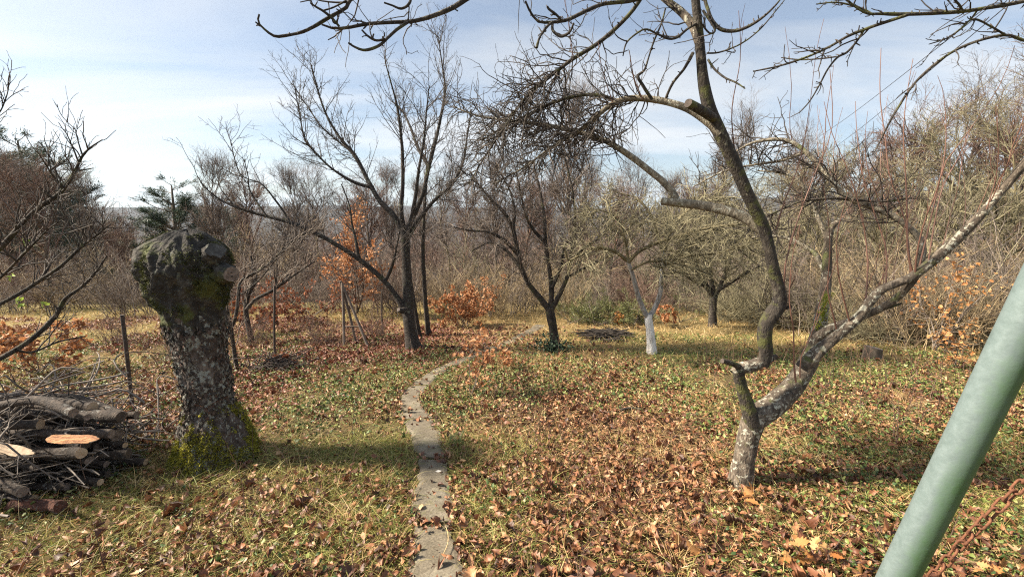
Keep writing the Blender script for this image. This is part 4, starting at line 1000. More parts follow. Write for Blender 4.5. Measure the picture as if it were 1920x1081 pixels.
# ------------------------------------------------------------------ the old pollard stump
sb = G(402, 858); D = sb[1]
STUMP = [(880, 306, 504), (862, 318, 492), (845, 325, 483), (820, 330, 473), (795, 336, 461), (770, 344, 446), (752, 349, 440), (735, 346, 436), (700, 334, 434), (650, 320, 430), (610, 308, 427), (580, 298, 424), (560, 286, 428), (540, 276, 436), (520, 266, 441), (500, 257, 440), (485, 254, 436), (470, 256, 428), (458, 264, 414), (447, 284, 400), (438, 304, 388), (433, 326, 372), (431, 345, 354)]
rows = []
for (y, xl, xr) in STUMP:
    r = ray((xl + xr) / 2, y); tt = D / r[1]
    c = r * tt + np.array([0, 0, EYE])
    rows.append([*c, .80 * (xr - xl) / 2 / FPX * tt])
R_ = catmull(rows, 120)
pts_, rad_ = R_[:, :3], np.maximum(R_[:, 3], .004)
ns = 110
th = np.arange(ns) * 2 * math.pi / ns
tt = np.linspace(0, 1, 120)
uu = np.cos(th)[None] * 1.4 + 7 + 0 * tt[:, None]; vv = np.sin(th)[None] * 1.4 + tt[:, None] * 7
big = fbm(uu, vv + uu * .7, 91, 2) - .5
fine = fbm(uu * 5, vv * 4.0 + uu * 3, 17, 4) - .5
plate = 1.6 * np.abs(fbm(uu * 8, vv * 1.5, 63, 3) - .5)
foot = np.exp(-tt * 14)[:, None] * 0.16 * np.cos(5 * th + 0.7)[None]
rr = rad_[:, None] * (1 + .20 * big + .24 * fine + .16 * plate + foot)
knob = sstep(.62, .8, tt)[:, None]
rr = rr * (1 + .03 * knob - .09 * np.exp(-((tt - .53) / .10) ** 2)[:, None])
rr = rr * (1 + knob * .38 * (fbm(uu * 2.2, vv * 2.2, 29, 3) - .5))
SV = pts_[:, None, :] + np.stack([rr * np.cos(th)[None], rr * np.sin(th)[None] * (0.95 - .1 * knob), 0 * rr], -1)
SV[:, :, 2] += knob * 0.05 * (fbm(uu * 1.5 + 9, vv, 15, 2) - .5)
b_ = (np.arange(119) * ns)[:, None]; j = np.arange(ns)[None]; j2 = (j + 1) % ns
SF = np.stack([b_ + j, b_ + j2, b_ + ns + j2, b_ + ns + j], -1).reshape(-1, 4)
stump = empty("pollarded_stump", sb, "thick knobbly stump of a cut tree with mossy foot left of the path", "stump")
fr_ = np.repeat(np.arange(119) / 118.0, ns); headf = fr_ > 0.63 + .10 * (fbm(uu[:-1].ravel() * 2.5, vv[:-1].ravel() * 2.5, 52, 3) - .5) * 2
stump_trunk = add("trunk", make_mesh("trunk", [(SV.reshape(-1, 3) - sb, SF[~headf], 0), (SV.reshape(-1, 3) - sb, SF[headf], 1), (np.concatenate([SV[-1], SV[-1].mean(0, keepdims=True) + [0, 0, .01]]) - sb, np.stack([np.arange(ns), (np.arange(ns) + 1) % ns, np.full(ns, ns)], -1), 1)], [M['old'], M['old_head']]), stump)
# surface samples for moss and flakes
def stump_samples(n, lo, hi):
    a = rng.uniform(lo, hi, n) * 118; b = rng.integers(0, ns, n); i = a.astype(int)
    p = SV[i, b]; nr = norm(np.stack([np.cos(th[b]), np.sin(th[b]), 0.15 + 0 * a], -1))
    return p, nr, a / 118, b, uu[i, b], vv[i, b]
p_, n_, a_, b__, u_, v_ = stump_samples(3000, 0.2, 0.64)
keep = fbm(u_ * 3, v_ * 3, 41, 3) > 0.42
p_, n_ = p_[keep], n_[keep]
K = len(p_)
tang = norm(np.cross(n_, [0, 0, 1.0])); upv = np.cross(tang, n_)
ang_ = np.linspace(0, 2 * math.pi, 7)[:-1]
rad6 = rng.uniform(.4, 1.3, (K, 6)) * rng.uniform(.006, .019, (K, 1))
FV = p_[:, None] + n_[:, None] * (0.006 + .010 * rng.random((K, 1, 1))) + tang[:, None] * (rad6 * np.cos(ang_) * 0.8)[:, :, None] + upv[:, None] * (rad6 * np.sin(ang_) * 1.25)[:, :, None] + n_[:, None] * (rng.normal(0, .004, (K, 6, 1)))
cen = p_ + n_ * .014
FV = np.concatenate([FV, cen[:, None]], 1)
kk = (np.arange(K) * 7)[:, None]; e = np.arange(6)[None]
FF = np.stack([kk + e, kk + (e + 1) % 6, kk + 6 + 0 * e], -1).reshape(-1, 3)
add("bark_flakes", make_mesh("bark_flakes", [(FV.reshape(-1, 3) - sb, FF)], M['flake'], False), stump_trunk, kind="stuff")
p_, n_, a_, b__, u_, v_ = stump_samples(15000, 0.0, 0.30)
keep = (fbm(u_ * 2.2, v_ * 2.2, 77, 3) + .5 * (0.20 - a_) / .16 * .35) > np.where(a_ < .15, .33, .42)
add("moss", make_mesh("moss", [tufts(p_[keep] - sb, n_[keep], .008, .022, .008, 3, .007)], M['moss']), stump_trunk, kind="stuff")
p_, n_, a_, b__, u_, v_ = stump_samples(9000, 0.70, 1.0)
keep = fbm(u_ * 2.0, v_ * 2.0, 19, 3) > 0.54
add("moss", make_mesh("moss", [tufts(p_[keep] - sb, n_[keep], .006, .018, .008, 3, .007)], M['moss_dark']), stump_trunk, kind="stuff")
def stub(a, b, r0, r1, capm, seed):
    pp = catmull([a, (np.array(a) + b) / 2, b], 8)
    t, c = limb(pp - sb, np.linspace(r0, r1, 8), 22, .26, False, True, seed, 16.0)
    o = add("cut_stub", make_mesh("cut_stub", [(t[0], t[1], 0), (c[0][0], c[0][1], 1)], [M['old_head'], M[capm]]), stump)
    return o
e1 = P(434, 514, D - .13); stub1 = stub(P(396, 509, D - .06), e1, .075, .054, 'cut_old', 3)
e2 = P(404, 470, D - .13); stub(P(384, 505, D - .06), e2, .080, .062, 'cut_lichen', 5)
e3 = P(288, 450, D - .05); stub(P(304, 478, D), e3, .06, .038, 'cut_lichen', 9)
for k, (dx_, dz_) in enumerate(((0, .012), (.003, -.014))):
    dirn = norm(e1 - P(396, 509, D - .06))
    tb, cp = limb(np.array([e1 + [dx_, 0, dz_], e1 + [dx_, 0, dz_] + dirn * .006]) - sb, np.array([.007, .006]), 8, 0, False, True)
    add("heart_rot", make_mesh("heart_rot", [tb, cp[0]], M['post']), stub1)
# wire ring round the trunk
zi = int(np.argmin(np.abs(pts_[:, 2] - P(395, 742, D)[2])))
ringp = np.concatenate([SV[zi], SV[zi, :2]]); cc = pts_[zi]
ringp = cc + (ringp - cc) * 1.05 + np.stack([0 * np.arange(ns + 2), 0 * np.arange(ns + 2), .012 * np.sin(np.arange(ns + 2) * .13)], -1)
add("wire_loop", make_mesh("wire_loop", [tubes((ringp - sb)[None], np.full((1, ns + 2), .0025), 4)], M['rust']), stump)
ivt = sb + np.array([-.02, -.17, .05])
V_, F_ = place_leaves(oak_hi, np.zeros((1, 3)), np.full(1, .05), .9, .5)
add("leaf", make_mesh("leaf", [(V_, F_)], M['oak']), stump, P(248, 485, D - .02) - sb)

# ------------------------------------------------------------------ firewood pile
def make_log(name, p0, p1, r, m, capm, label, group, half=False):
    p0, p1 = np.array(p0), np.array(p1); mid_ = (p0 + p1) / 2 + rng.normal(0, .025, 3)
    c = (p0 + p1) / 2
    if half: mid_ = (p0 + p1) / 2
    pp = catmull([p0, mid_, p1], 12)
    t, caps = limb(pp - c, np.full(12, r) * (1 + .06 * rng.normal(size=12)), 12, .09, True, True, int(rng.integers(999)))
    V = t[0].reshape(12, 12, 3)
    parts = []
    if half:
        ax = norm(p1 - p0); nrm = norm(np.array([0.10, -0.75, 0.62])); nrm = norm(nrm - ax * np.dot(nrm, ax))
        rel = V - (pp - c)[:, None]
        dist = rel @ nrm
        ends = np.array([.25, .75, .95, 1, 1.05, 1, 1.0, 1.05, .95, .8, .55, .2])
        wob = 1 + .25 * (vnoise(np.arange(12)[:, None] * .9, np.arange(12)[None] * .7, 5) - .5)
        rel = rel * (ends[:, None] * wob)[..., None]; dist = rel @ nrm
        rel = rel - (np.maximum(dist - .1 * r, 0) * .96)[..., None] * nrm
        flat = dist > .1 * r
        V = rel + (pp - c)[:, None]
        fl = flat.reshape(-1)[t[1]].all(1)
        parts = [(V.reshape(-1, 3), t[1][~fl], 0), (V.reshape(-1, 3), t[1][fl], 1)]
        caps = [(np.concatenate([V[0], (pp - c)[:1]]), caps[0][1]), (np.concatenate([V[-1], (pp - c)[-1:]]), caps[1][1])]
    else:
        parts = [(V.reshape(-1, 3), t[1], 0)]
    parts += [(q[0], q[1], 1) for q in caps]
    return add(name, make_mesh(name, parts, [M[m], M[capm]], not half), None, c, label, "log", group)
pf = G(60, 945)
LG = "logs of the firewood pile"
TIER = ["bottom", "second", "third", "fourth", "fifth", "sixth", "seventh", "eighth", "ninth", "topmost"]; ROW = ["front row", "second row back", "third row back", "rearmost row"]
for tier in range(10):
    for row in range(4):
        if tier + row * 0.3 > 9.2 or tier - row * 1.5 > 6.5: continue
        r = rng.uniform(.016, .040)
        y = pf[1] + .03 + row * .12 + (tier % 2) * .05 + rng.normal(0, .03) + .014 * tier
        xe = -2.74 - .022 * tier + rng.normal(0, .15) - .04 * row
        ln_ = rng.uniform(.8, 1.3)
        z = float(height(xe - .4, y)) + .04 + tier * .060 + rng.normal(0, .012)
        yw = rng.normal(0.05, .16)
        p1 = (xe, y - yw * .5 - .03, z + rng.normal(0, .03)); p0 = (xe - ln_, y + yw * .5 + .05, z + rng.normal(0, .03))
        make_log("firewood_log", p0, p1, r, 'log', ['cut_old', 'cut_pale', 'post'][int(rng.integers(3))], "dark log in the %s layer of the firewood pile, %s" % (TIER[tier], ROW[row]), LG)
q = P(150, 826, pf[1] - .04); make_log("split_log", q + [-.26, .05, -.015], q + [.15, -.03, .03], .027, 'log', 'cut_fresh', "split log with bright orange face lying on the front of the firewood pile", LG, True)
q = P(40, 843, pf[1] - .05); make_log("split_log", q + [-.3, .03, .02], q + [.10, -.02, -.01], .03, 'log', 'cut_pale', "split log with pale bleached face in the firewood pile, left of the orange one", LG, True)
q = P(80, 945, pf[1] - .12); make_log("rotten_log", q + [-.22, .02, -.02], q + [.14, -.03, .01], .034, 'log_red', 'log_red', "reddish brown rotten log lying in front of the firewood pile", LG)
q = P(95, 775, pf[1] + .1); make_log("firewood_log", q + [-.5, .05, 0], q + [.2, -.05, .03], .028, 'log', 'cut_old', "dark log on top of the firewood pile under the brushwood", LG)
# brushwood heaped behind and on the logs
K = 620
hx = np.clip(rng.normal(-3.40, .28, K), -4.0, -3.02); hy = pf[1] + .38 + rng.normal(0, .25, K)
hz = height(hx, hy) + np.abs(rng.normal(0.05, .26, K)) * np.exp(-((hx + 3.4) / .7) ** 2)
st_ = np.stack([hx, hy, hz + .03], -1)
dd = norm(np.stack([rng.normal(.2, 1, K), rng.normal(-.2, .5, K), rng.normal(.05, .22, K)], -1))
Q = np.empty((K, 10, 3)); Q[:, 0] = st_ - dd * .3; ln = rng.uniform(.3, .8, K)
cv = rng.normal(0, .16, (K, 3)) * [1, 1, .6]
for k in range(1, 10):
    dd = norm(dd + cv + rng.normal(0, .06, (K, 3))); Q[:, k] = Q[:, k - 1] + dd * (ln / 9)[:, None]
gz = height(Q[..., 0], Q[..., 1]) + .01
Q[..., 2] = np.clip(Q[..., 2], gz, gz + .74 * np.exp(-((Q[..., 0] + 3.35) / .60) ** 2) + .03)
Rb = np.linspace(1, .4, 10)[None] * rng.uniform(.003, .009, (K, 1))
Qb = grow(Q, Rb, 500, (.1, .35), (.4, 1), 6, .15, 0, .004, .0015)
sticks = [trace([(20, 775, 8), (70, 725, 7), (110, 690, 5), (155, 652 + 40, 3)], 2.7, 2.9, 10), trace([(60, 730, 6), (110, 712, 5), (160, 696, 3)], 2.8, 3.0, 10)]
parts = [tubes(Q, Rb, 5), tubes(Qb[0], Qb[1], 3)] + [tubes(s[0][None], s[1][None], 5) for s in sticks]
add("brushwood_heap", make_mesh("brushwood_heap", parts, M['brush']), None, label="heap of grey dead brushwood on and behind the firewood pile", cat="brushwood", kind="stuff")

# ------------------------------------------------------------------ fence, tripod, small things
f0, f1, f2 = G(248, 762), G(515, 672), G(718, 628)
fm = f0 + (f0 - f1) * 1.1
fence = empty("wire_fence", f0, "rusty chain link fence on thin dark posts left of the stump", "fence")
def rod(parent, base, a, b, r, m, name, sides=8, n=8):
    t, c = limb(catmull([a, (np.array(a) + b) / 2 + rng.normal(0, .006, 3), b], n) - base, np.full(n, r), sides, .03, False, True)
    return add(name, make_mesh(name, [t] + c, M[m]), parent)
posts = [(fm, fm + [0, 0, 1.2], .017), (f0, P(229, 590, f0[1]), .018), (f1, P(515, 535, f1[1]), .016), (f2, P(716, 545, f2[1]), .016)]
for a, b, r in posts: rod(fence, f0, a - [0, 0, .05], b, r, 'post', "post")
zig = []
wires = []
for (a, b) in ((fm, f0), (f0, f1), (f1, f2)):
    L_ = np.linalg.norm(b - a); nc = int(L_ / .075); hgt = 1.0
    nzz = 27
    for k in range(nc):
        for s in (0, 1):
            t_ = (k + np.where((np.arange(nzz) + s) % 2 == 0, 0.0, 1.0)) / nc
            xy = a[None, :2] * (1 - t_[:, None]) + b[None, :2] * t_[:, None]
            z = height(xy[:, 0], xy[:, 1]) + .02 + np.linspace(0, hgt, nzz) * (1 - .12 * np.sin(t_ * math.pi))
            zig.append(np.stack([xy[:, 0], xy[:, 1], z], -1))
            break
    for hz_ in (.1, .9):
        t_ = np.linspace(0, 1, 27)
        xy = a[None, :2] * (1 - t_[:, None]) + b[None, :2] * t_[:, None]
        zig.append(np.stack([xy[:, 0], xy[:, 1], height(xy[:, 0], xy[:, 1]) + hz_], -1))
zig = np.array(zig)
add("wire_mesh", make_mesh("wire_mesh", [tubes(zig - f0, np.full(zig.shape[:2], .0019), 3)], M['post']), fence)
tb_ = G(648, 648); apx = P(643, 535, tb_[1] + .1)
tri = empty("pole_tripod", tb_, "tripod of weathered poles standing in leaves left of the cherry tree", "tripod")
for (px, py) in ((645, 650), (668, 643), (692, 652)):
    g_ = G(px, py); rod(tri, tb_, g_ - [0, 0, .03], apx + rng.normal(0, .02, 3) + [0, 0, .05], .022, 'pole_wood', "pole")
rod(tri, tb_, P(645, 612, tb_[1] + .05), P(672, 612, tb_[1] + .1), .012, 'pole_wood', "crossbar")

ms = G(1635, 672)
sm = empty("tree_stump", ms, "small sawn tree stump at the thicket edge on the right", "stump")
t, c = limb(np.array([[0, 0, -.05], [0, 0, .05], [.0, 0, .12], [.01, 0, .17]]), np.array([.16, .125, .115, .11]), 18, .12, False, True, 4)
add("trunk", make_mesh("trunk", [(t[0], t[1], 0)], M['wood_bg']), sm)
add("cut_face", make_mesh("cut_face", [(c[0][0] + [0, 0, .002], c[0][1])], M['cut_old']), sm)

bp = G(1135, 634)
K = 70
dd = norm(np.stack([rng.normal(1, .25, K) * rng.choice([-1, 1], K), rng.normal(0, .25, K), rng.normal(0, .05, K)], -1))
Q = np.empty((K, 7, 3)); Q[:, 0] = bp + np.stack([rng.normal(0, .12, K), rng.normal(0, .12, K), rng.uniform(.02, .14, K)], -1) - dd * .3
for k in range(1, 7):
    dd = norm(dd + rng.normal(0, .08, (K, 3))); Q[:, k] = Q[:, k - 1] + dd * .1
Q[..., 2] = np.maximum(Q[..., 2], height(Q[..., 0], Q[..., 1]) + .01)
add("stick_pile", make_mesh("stick_pile", [tubes(Q, np.linspace(.014, .006, 7)[None] * rng.uniform(.6, 1.2, (K, 1)), 5)], M['twig_dark']), None, label="low dark pile of cut sticks on the grass beside the forked tree", cat="stick pile", kind="stuff")
dm = G(520, 690)
K = 150
dd = norm(np.stack([rng.normal(0, 1, K), rng.normal(0, .6, K), rng.normal(0.1, .25, K)], -1))
Q = np.empty((K, 6, 3)); Q[:, 0] = dm + np.stack([rng.normal(0, .22, K), rng.normal(0, .15, K), np.abs(rng.normal(.04, .05, K))], -1) - dd * .15
for k in range(1, 6):
    dd = norm(dd + rng.normal(0, .15, (K, 3))); Q[:, k] = Q[:, k - 1] + dd * .07
add("twig_heap", make_mesh("twig_heap", [tubes(Q, np.linspace(.010, .004, 6)[None] * rng.uniform(.6, 1.2, (K, 1)), 4)], M['post']), None, label="small dark heap of rotting twigs at the foot of the middle fence post", cat="twig heap", kind="stuff")
st = G(1180, 773)
t, c = limb(catmull([[-.11, .0, .02], [0, .01, .045], [.11, -.03, .05]], 8), np.linspace(.014, .009, 8), 8, .15, True, True, 3)
add("fallen_branch", make_mesh("fallen_branch", [t] + c, M['apple_dark']), None, st, "short dark broken branch lying on the leaves right of the path", "branch")
# a bleached scrap and a curved straw on the path
sc_ = G(822, 894)
V_, F_ = place_leaves(leaf_template(7, 1, .22, .1), np.zeros((1, 3)), np.full(1, .045), .15, .5, yaw=np.array([.5]))
pale, n_p, l_p, b_p = mat('bleached_leaf'); b_p.inputs["Base Color"].default_value = (.66, .62, .55, 1)
add("bleached_leaf", make_mesh("bleached_leaf", [(V_, F_)], pale), None, sc_ + [0, 0, .045], "curled bleached white leaf lying on the path slab", "leaf")
a_ = [G(833, 990), G(840, 1010), G(840, 1030), G(832, 1050)]
cs = catmull([x + [0, 0, .04] for x in a_], 12)
add("bent_straw", make_mesh("bent_straw", [tubes(cs[None] - cs[0], np.full((1, 12), .0022), 5)], M['straw']), None, cs[0], "thin curved pale straw lying on the nearest path slab", "straw")
tg = G(857, 832)
K = 160
gp = tg + np.stack([rng.normal(0, .035, K), rng.normal(0, .03, K), 0 * np.arange(K)], -1)
gd = norm((gp - tg) * 9 + [0, 0, 1] + rng.normal(0, .2, (K, 3)))
gt, n_g, l_g, b_g = mat('blue_green_grass'); b_g.inputs["Base Color"].default_value = (.13, .19, .07, 1); b_g.inputs["Roughness"].default_value = .6
add("grass_tuft", make_mesh("grass_tuft", [blades(gp - tg, gd, rng.uniform(.06, .13, K), rng.uniform(.003, .005, K), .3, 3)], gt), None, tg, "small blue-green grass tuft right of the path", "grass tuft")

TUFTS = [(1455, 835, 1.0, "dry straw tuft right behind the apple tree foot"), (1515, 868, .9, "dry straw tuft to the right of the apple tree foot"), (1345, 862, 1.0, "pale dry straw tuft just left of the apple tree foot"),
         (1185, 1010, .8, "dry straw tuft in the leaves of the centre foreground"), (1265, 1062, .8, "pale dry straw tuft at the bottom edge left of the golden seedlings"), (1215, 752, 1.0, "dry straw tuft left of the low apple stub"), (1330, 745, 1.0, "reddish straw tuft below the apple tree's dead stub"),
         (1010, 690, .9, "dry straw tuft in front of the ivy at the forked tree"), (895, 862, .7, "yellow straw tuft right of the path joint"), (722, 905, .7, "dry straw tuft left of the path"), (640, 985, .8, "dry straw tuft in the left foreground grass"), (1600, 790, 1.1, "dry straw tuft right of the apple tree among green leaves"), (1690, 760, 1.2, "tall dry straw tuft left of the green pipe")]
for px, py, sz, lab in TUFTS:
    c_ = G(px, py); K = int(90 * sz)
    gp = np.stack([rng.normal(0, .05, K), rng.normal(0, .04, K), 0 * np.arange(K)], -1)
    gd = norm(gp * 7 + [0, 0, .55] + rng.normal(0, .33, (K, 3)) * [1, 1, .5])
    add("straw_tuft", make_mesh("straw_tuft", [blades(gp, gd, rng.uniform(.10, .26, K) * sz, rng.uniform(.0026, .0045, K), .55, 4)], M['straw']), None, c_, lab, "grass tuft", "dry straw tufts")["kind"] = "stuff"
# ------------------------------------------------------------------ oak saplings with withered leaves
def oak_sapling(name, base, hgt, wid, stems, leaves, m, label, size, indiv=False, group=None, lowz=.15, tpl=None, seed=0):
    base = np.array(base, float)
    root = empty(name, base, label, "oak sapling", group)
    K = stems
    d_ = norm(rng.normal(0, wid, (K, 3)) * [1, 1, 0] + [0, 0, 1]); N = 9
    Q = np.empty((K, N, 3)); Q[:, 0] = rng.normal(0, .03 * wid * 3, (K, 3)) * [1, 1, 0]
    for k in range(1, N):
        d_ = norm(d_ + rng.normal(0, .14, (K, 3))); Q[:, k] = Q[:, k - 1] + d_ * (hgt / (N - 1)) * rng.uniform(.7, 1.05, (K, 1))
    R = np.linspace(.0065, .002, N)[None] * hgt * rng.uniform(.8, 1.2, (K, 1))
    b1 = grow(Q, R, stems * 9, (hgt * .15, hgt * .42), (.6, 1.2), 6, .15, .12, .004 * hgt, .0015, lowz, 1)
    b2 = grow(b1[0], b1[1], stems * 22, (hgt * .06, hgt * .2), (.5, 1.1), 4, .15, .1, .002 * hgt, .001, .2, 1)
    add("stems", make_mesh("stems", [tubes(Q, R, 6), tubes(b1[0], b1[1], 4), tubes(b2[0], b2[1], 3)], M['twig_grey']), root, kind="stuff")
    allp = np.concatenate([b1[0][:, 2:].reshape(-1, 3), b2[0][:, 1:].reshape(-1, 3), Q[:, 5:].reshape(-1, 3)])
    lp = allp[rng.integers(0, len(allp), leaves)] + rng.normal(0, .02 * hgt, (leaves, 3))
    if indiv:
        vs_ = []
        for k in range(6):
            V_, F_ = place_leaves(oak_fine, np.zeros((1, 3)), np.ones(1), 0, .32, yaw=np.zeros(1)); vs_.append(make_mesh("leaf", [(V_ + [.5, 0, 0], F_)], M[m], True))
        for k in range(leaves):
            o = add("leaf", vs_[k % 6], root, lp[k]); s = size * rng.uniform(.65, 1.2); o.scale = (s, s, s)
            o.rotation_euler = (rng.normal(0, .5), rng.normal(-.15, .6), rng.uniform(0, 6.28))
    else:
        add("foliage", make_mesh("foliage", [place_leaves(tpl or oak_mid, lp, size * rng.uniform(.65, 1.2, leaves), .8, .6)], M[m]), root, kind="stuff")
    return root
q = G(882, 742); oak_sapling("oak_sapling", q, 0.85, .12, 3, 230, 'oak', "orange leaved oak sapling in the middle, right beside the path", .055, True)
q = G(955, 692); oak_sapling("oak_sapling", q, .36, .6, 5, 150, 'oak', "low spreading orange oak sapling between the path and the forked tree", .055, True)
q = G(1480, 1048); oak_sapling("oak_seedling", q, 0.22, .5, 3, 24, 'oak_near', "golden oak seedling with big lobed leaves in the right foreground", .075, True)
q = G(1330, 1050); oak_sapling("oak_seedling", q, .12, .6, 2, 8, 'oak_near', "pale golden oak seedling left of the bigger one in the foreground", .07, True)
q = G(1392, 925); oak_sapling("oak_seedling", q + [0, -.1, 0], .13, .5, 2, 8, 'oak_near', "oak seedling with pale leaves against the apple tree foot", .07, True)
q = G(1840, 1075); oak_sapling("oak_seedling", q, .12, .7, 2, 9, 'oak_near', "pale oak seedling under the chain behind the green pipe", .08, True)
q = G(470, 715); oak_sapling("oak_seedling", q + [.0, .7, 0], .14, .6, 3, 24, 'oak_dark', "russet oak seedling in the leaves behind the stump", .07)
q = G(590, 690); 
q = G(870, 612); oak_sapling("oak_bush", q, 1.0, .55, 14, 1600, 'oak', "dense orange oak bush behind the path bend", .065)
q = G(915, 605); oak_sapling("oak_bush", q + [0, .6, 0], 1.15, .3, 5, 330, 'oak', "loose orange oak bush at the wood edge right of the dense one", .065)
q = G(632, 610); oak_sapling("young_oak", q + [0, 1.2, 0], 2.7, .16, 6, 1800, 'oak', "tall young oak full of orange leaves behind the tripod", .07)
q = G(545, 618); oak_sapling("young_oak", q + [0, .9, 0], 1.3, .7, 8, 800, 'oak_dark', "broad russet young oak beyond the middle fence post", .07)
q = G(430, 640); oak_sapling("young_oak", q + [0, .5, 0], 1.0, .5, 5, 420, 'oak_dark', "russet young oak beyond the fence right behind the stump", .085)
q = G(78, 700); oak_sapling("young_oak", q, 0.95, .65, 6, 900, 'oak', "spreading orange young oak beyond the fence above the firewood pile", .065)
q = G(1790, 690); oak_sapling("oak_sapling", q, .75, .35, 5, 170, 'oak_near', "golden oak sapling at the thicket edge left of the green pipe", .06, True)
q = G(1860, 690); oak_sapling("oak_sapling", q + [0, .8, 0], 1.5, .3, 6, 330, 'oak_near', "taller golden oak sapling in the thicket beside the green pipe", .06)
q = G(1250, 612); oak_sapling("oak_bush", q, .5, .5, 5, 160, 'oak', "small orange oak bush behind the whitewashed trunk", .085)
q = G(1155, 612); oak_sapling("oak_bush", q, .35, .4, 3, 60, 'oak_near', "tiny pale oak bush in front of the juniper", .085)

# juniper
jb = G(1135, 606)
jr = empty("juniper_bush", jb, "low spreading olive green juniper behind the stick pile", "bush")
K = 60
d_ = norm(np.stack([rng.normal(0, 1.2, K), rng.normal(0, .5, K), np.abs(rng.normal(.45, .3, K))], -1)); N = 7
Q = np.empty((K, N, 3)); Q[:, 0] = rng.normal(0, .25, (K, 3)) * [2.0, .6, 0]
for k in range(1, N):
    d_ = norm(d_ + rng.normal(0, .1, (K, 3)) + [0, 0, .02]); Q[:, k] = Q[:, k - 1] + d_ * .12
R = np.linspace(.010, .003, N)[None] * np.ones((K, 1))
j1 = grow(Q, R, 700, (.12, .35), (.3, .9), 5, .12, .1, .004, .002, .1)
lp = j1[0][:, 1:].reshape(-1, 3)
dr = norm(np.repeat(j1[0][:, -1] - j1[0][:, 0], 4, 0))
add("branches", make_mesh("branches", [tubes(Q, R, 5), tubes(j1[0], j1[1], 3)], M['twig_grey']), jr)
add("foliage", make_mesh("foliage", [tufts(lp, dr, .03, .08, .010, 5, .02)], M['juniper']), jr, kind="stuff")

# ------------------------------------------------------------------ woodland behind: prototypes and copies
def bare_tree(name, hgt, spread, up, trunk_r, mt, mw, n1=34, n2=330, n3=1500, n4=1500, fork=.35, seed=0):
    root = empty(name, (0, 0, 0))
    tp = catmull([[0, 0, -.2], [rng.normal(0, .05), rng.normal(0, .05), hgt * .3], [rng.normal(0, .2), rng.normal(0, .2), hgt * .6], [rng.normal(0, .3), rng.normal(0, .3), hgt * .95]], 26)
    tr = np.linspace(1, .08, 26) ** 1.2 * trunk_r
    t, _ = limb(tp, tr, 9, .08)
    add("trunk", make_mesh("trunk", [t], M[mt]), root)
    a = grow(tp[None], tr[None], n1, (hgt * .25 * spread, hgt * .5 * spread), (.45, 1.0), 12, .11, up, trunk_r * .42, trunk_r * .08, fork, 1.0, .45)
    b = grow(a[0], a[1], n2, (hgt * .08, hgt * .24), (.4, 1.0), 8, .15, up * .7, trunk_r * .14, .005, .2)
    c = grow(b[0], b[1], n3, (hgt * .04, hgt * .12), (.4, 1.0), 5, .18, up * .5, .008, .004, .15)
    d = grow(c[0], c[1], n4, (hgt * .02, hgt * .06), (.4, 1.0), 3, .18, up * .5, .0055, .0035, .15)
    add("crown", make_mesh("crown", [tubes(a[0], a[1], 5), tubes(b[0], b[1], 3), tubes(c[0], c[1], 3), tubes(d[0], d[1], 3)], M[mw]), root, kind="stuff")
    return root
def shrub(name, hgt, spread, stems, mw, n2=260, n3=520, arch=-.05):
    root = empty(name, (0, 0, 0))
    N = 10
    d_ = norm(rng.normal(0, spread, (stems, 3)) * [1, 1, 0] + [0, 0, 1])
    Q = np.empty((stems, N, 3)); Q[:, 0] = rng.normal(0, .28, (stems, 3)) * [1, 1, 0] - [0, 0, .05]
    ln = hgt * rng.uniform(.5, 1.1, stems)
    for k in range(1, N):
        d_ = norm(d_ + rng.normal(0, .10, (stems, 3)) + np.array([0, 0, arch])); Q[:, k] = Q[:, k - 1] + d_ * (ln / (N - 1))[:, None]
    R = np.linspace(.011, .003, N)[None] * rng.uniform(.6, 1.3, (stems, 1))
    b = grow(Q, R, n2, (.25, .9), (.4, 1.1), 7, .16, .12, .0080, .0035, .12)
    c = grow(b[0], b[1], n3, (.1, .4), (.4, 1.1), 5, .2, .1, .0052, .003, .15)
    add("stems", make_mesh("stems", [tubes(Q, R, 5), tubes(b[0], b[1], 3), tubes(c[0], c[1], 3)], M[mw]), root, kind="stuff")
    return root
def pine(name, hgt):
    root = empty(name, (0, 0, 0))
    tp = catmull([[0, 0, -.2], [.05, 0, hgt * .5], [0, .05, hgt]], 16); tr = np.linspace(.16, .02, 16)
    t, _ = limb(tp, tr, 9, .08)
    add("trunk", make_mesh("trunk", [t], M['wood_bg']), root)
    a = grow(tp[None], tr[None], 64, (hgt * .24, hgt * .46), (1.0, 1.4), 8, .08, .15, .03, .008, .22, 1.0, .75)
    b = grow(a[0], a[1], 900, (.25, .8), (.4, .9), 5, .1, .25, .010, .004, .25)
    lp = b[0][:, 1:].reshape(-1, 3); dr = norm(np.repeat(b[0][:, -1] - b[0][:, 0], 4, 0))
    add("branches", make_mesh("branches", [tubes(a[0], a[1], 4), tubes(b[0], b[1], 3)], M['wood_bg']), root)
    add("needles", make_mesh("needles", [tufts(lp, dr, .10, .22, .022, 6, .05)], M['needle']), root, kind="stuff")
    return root

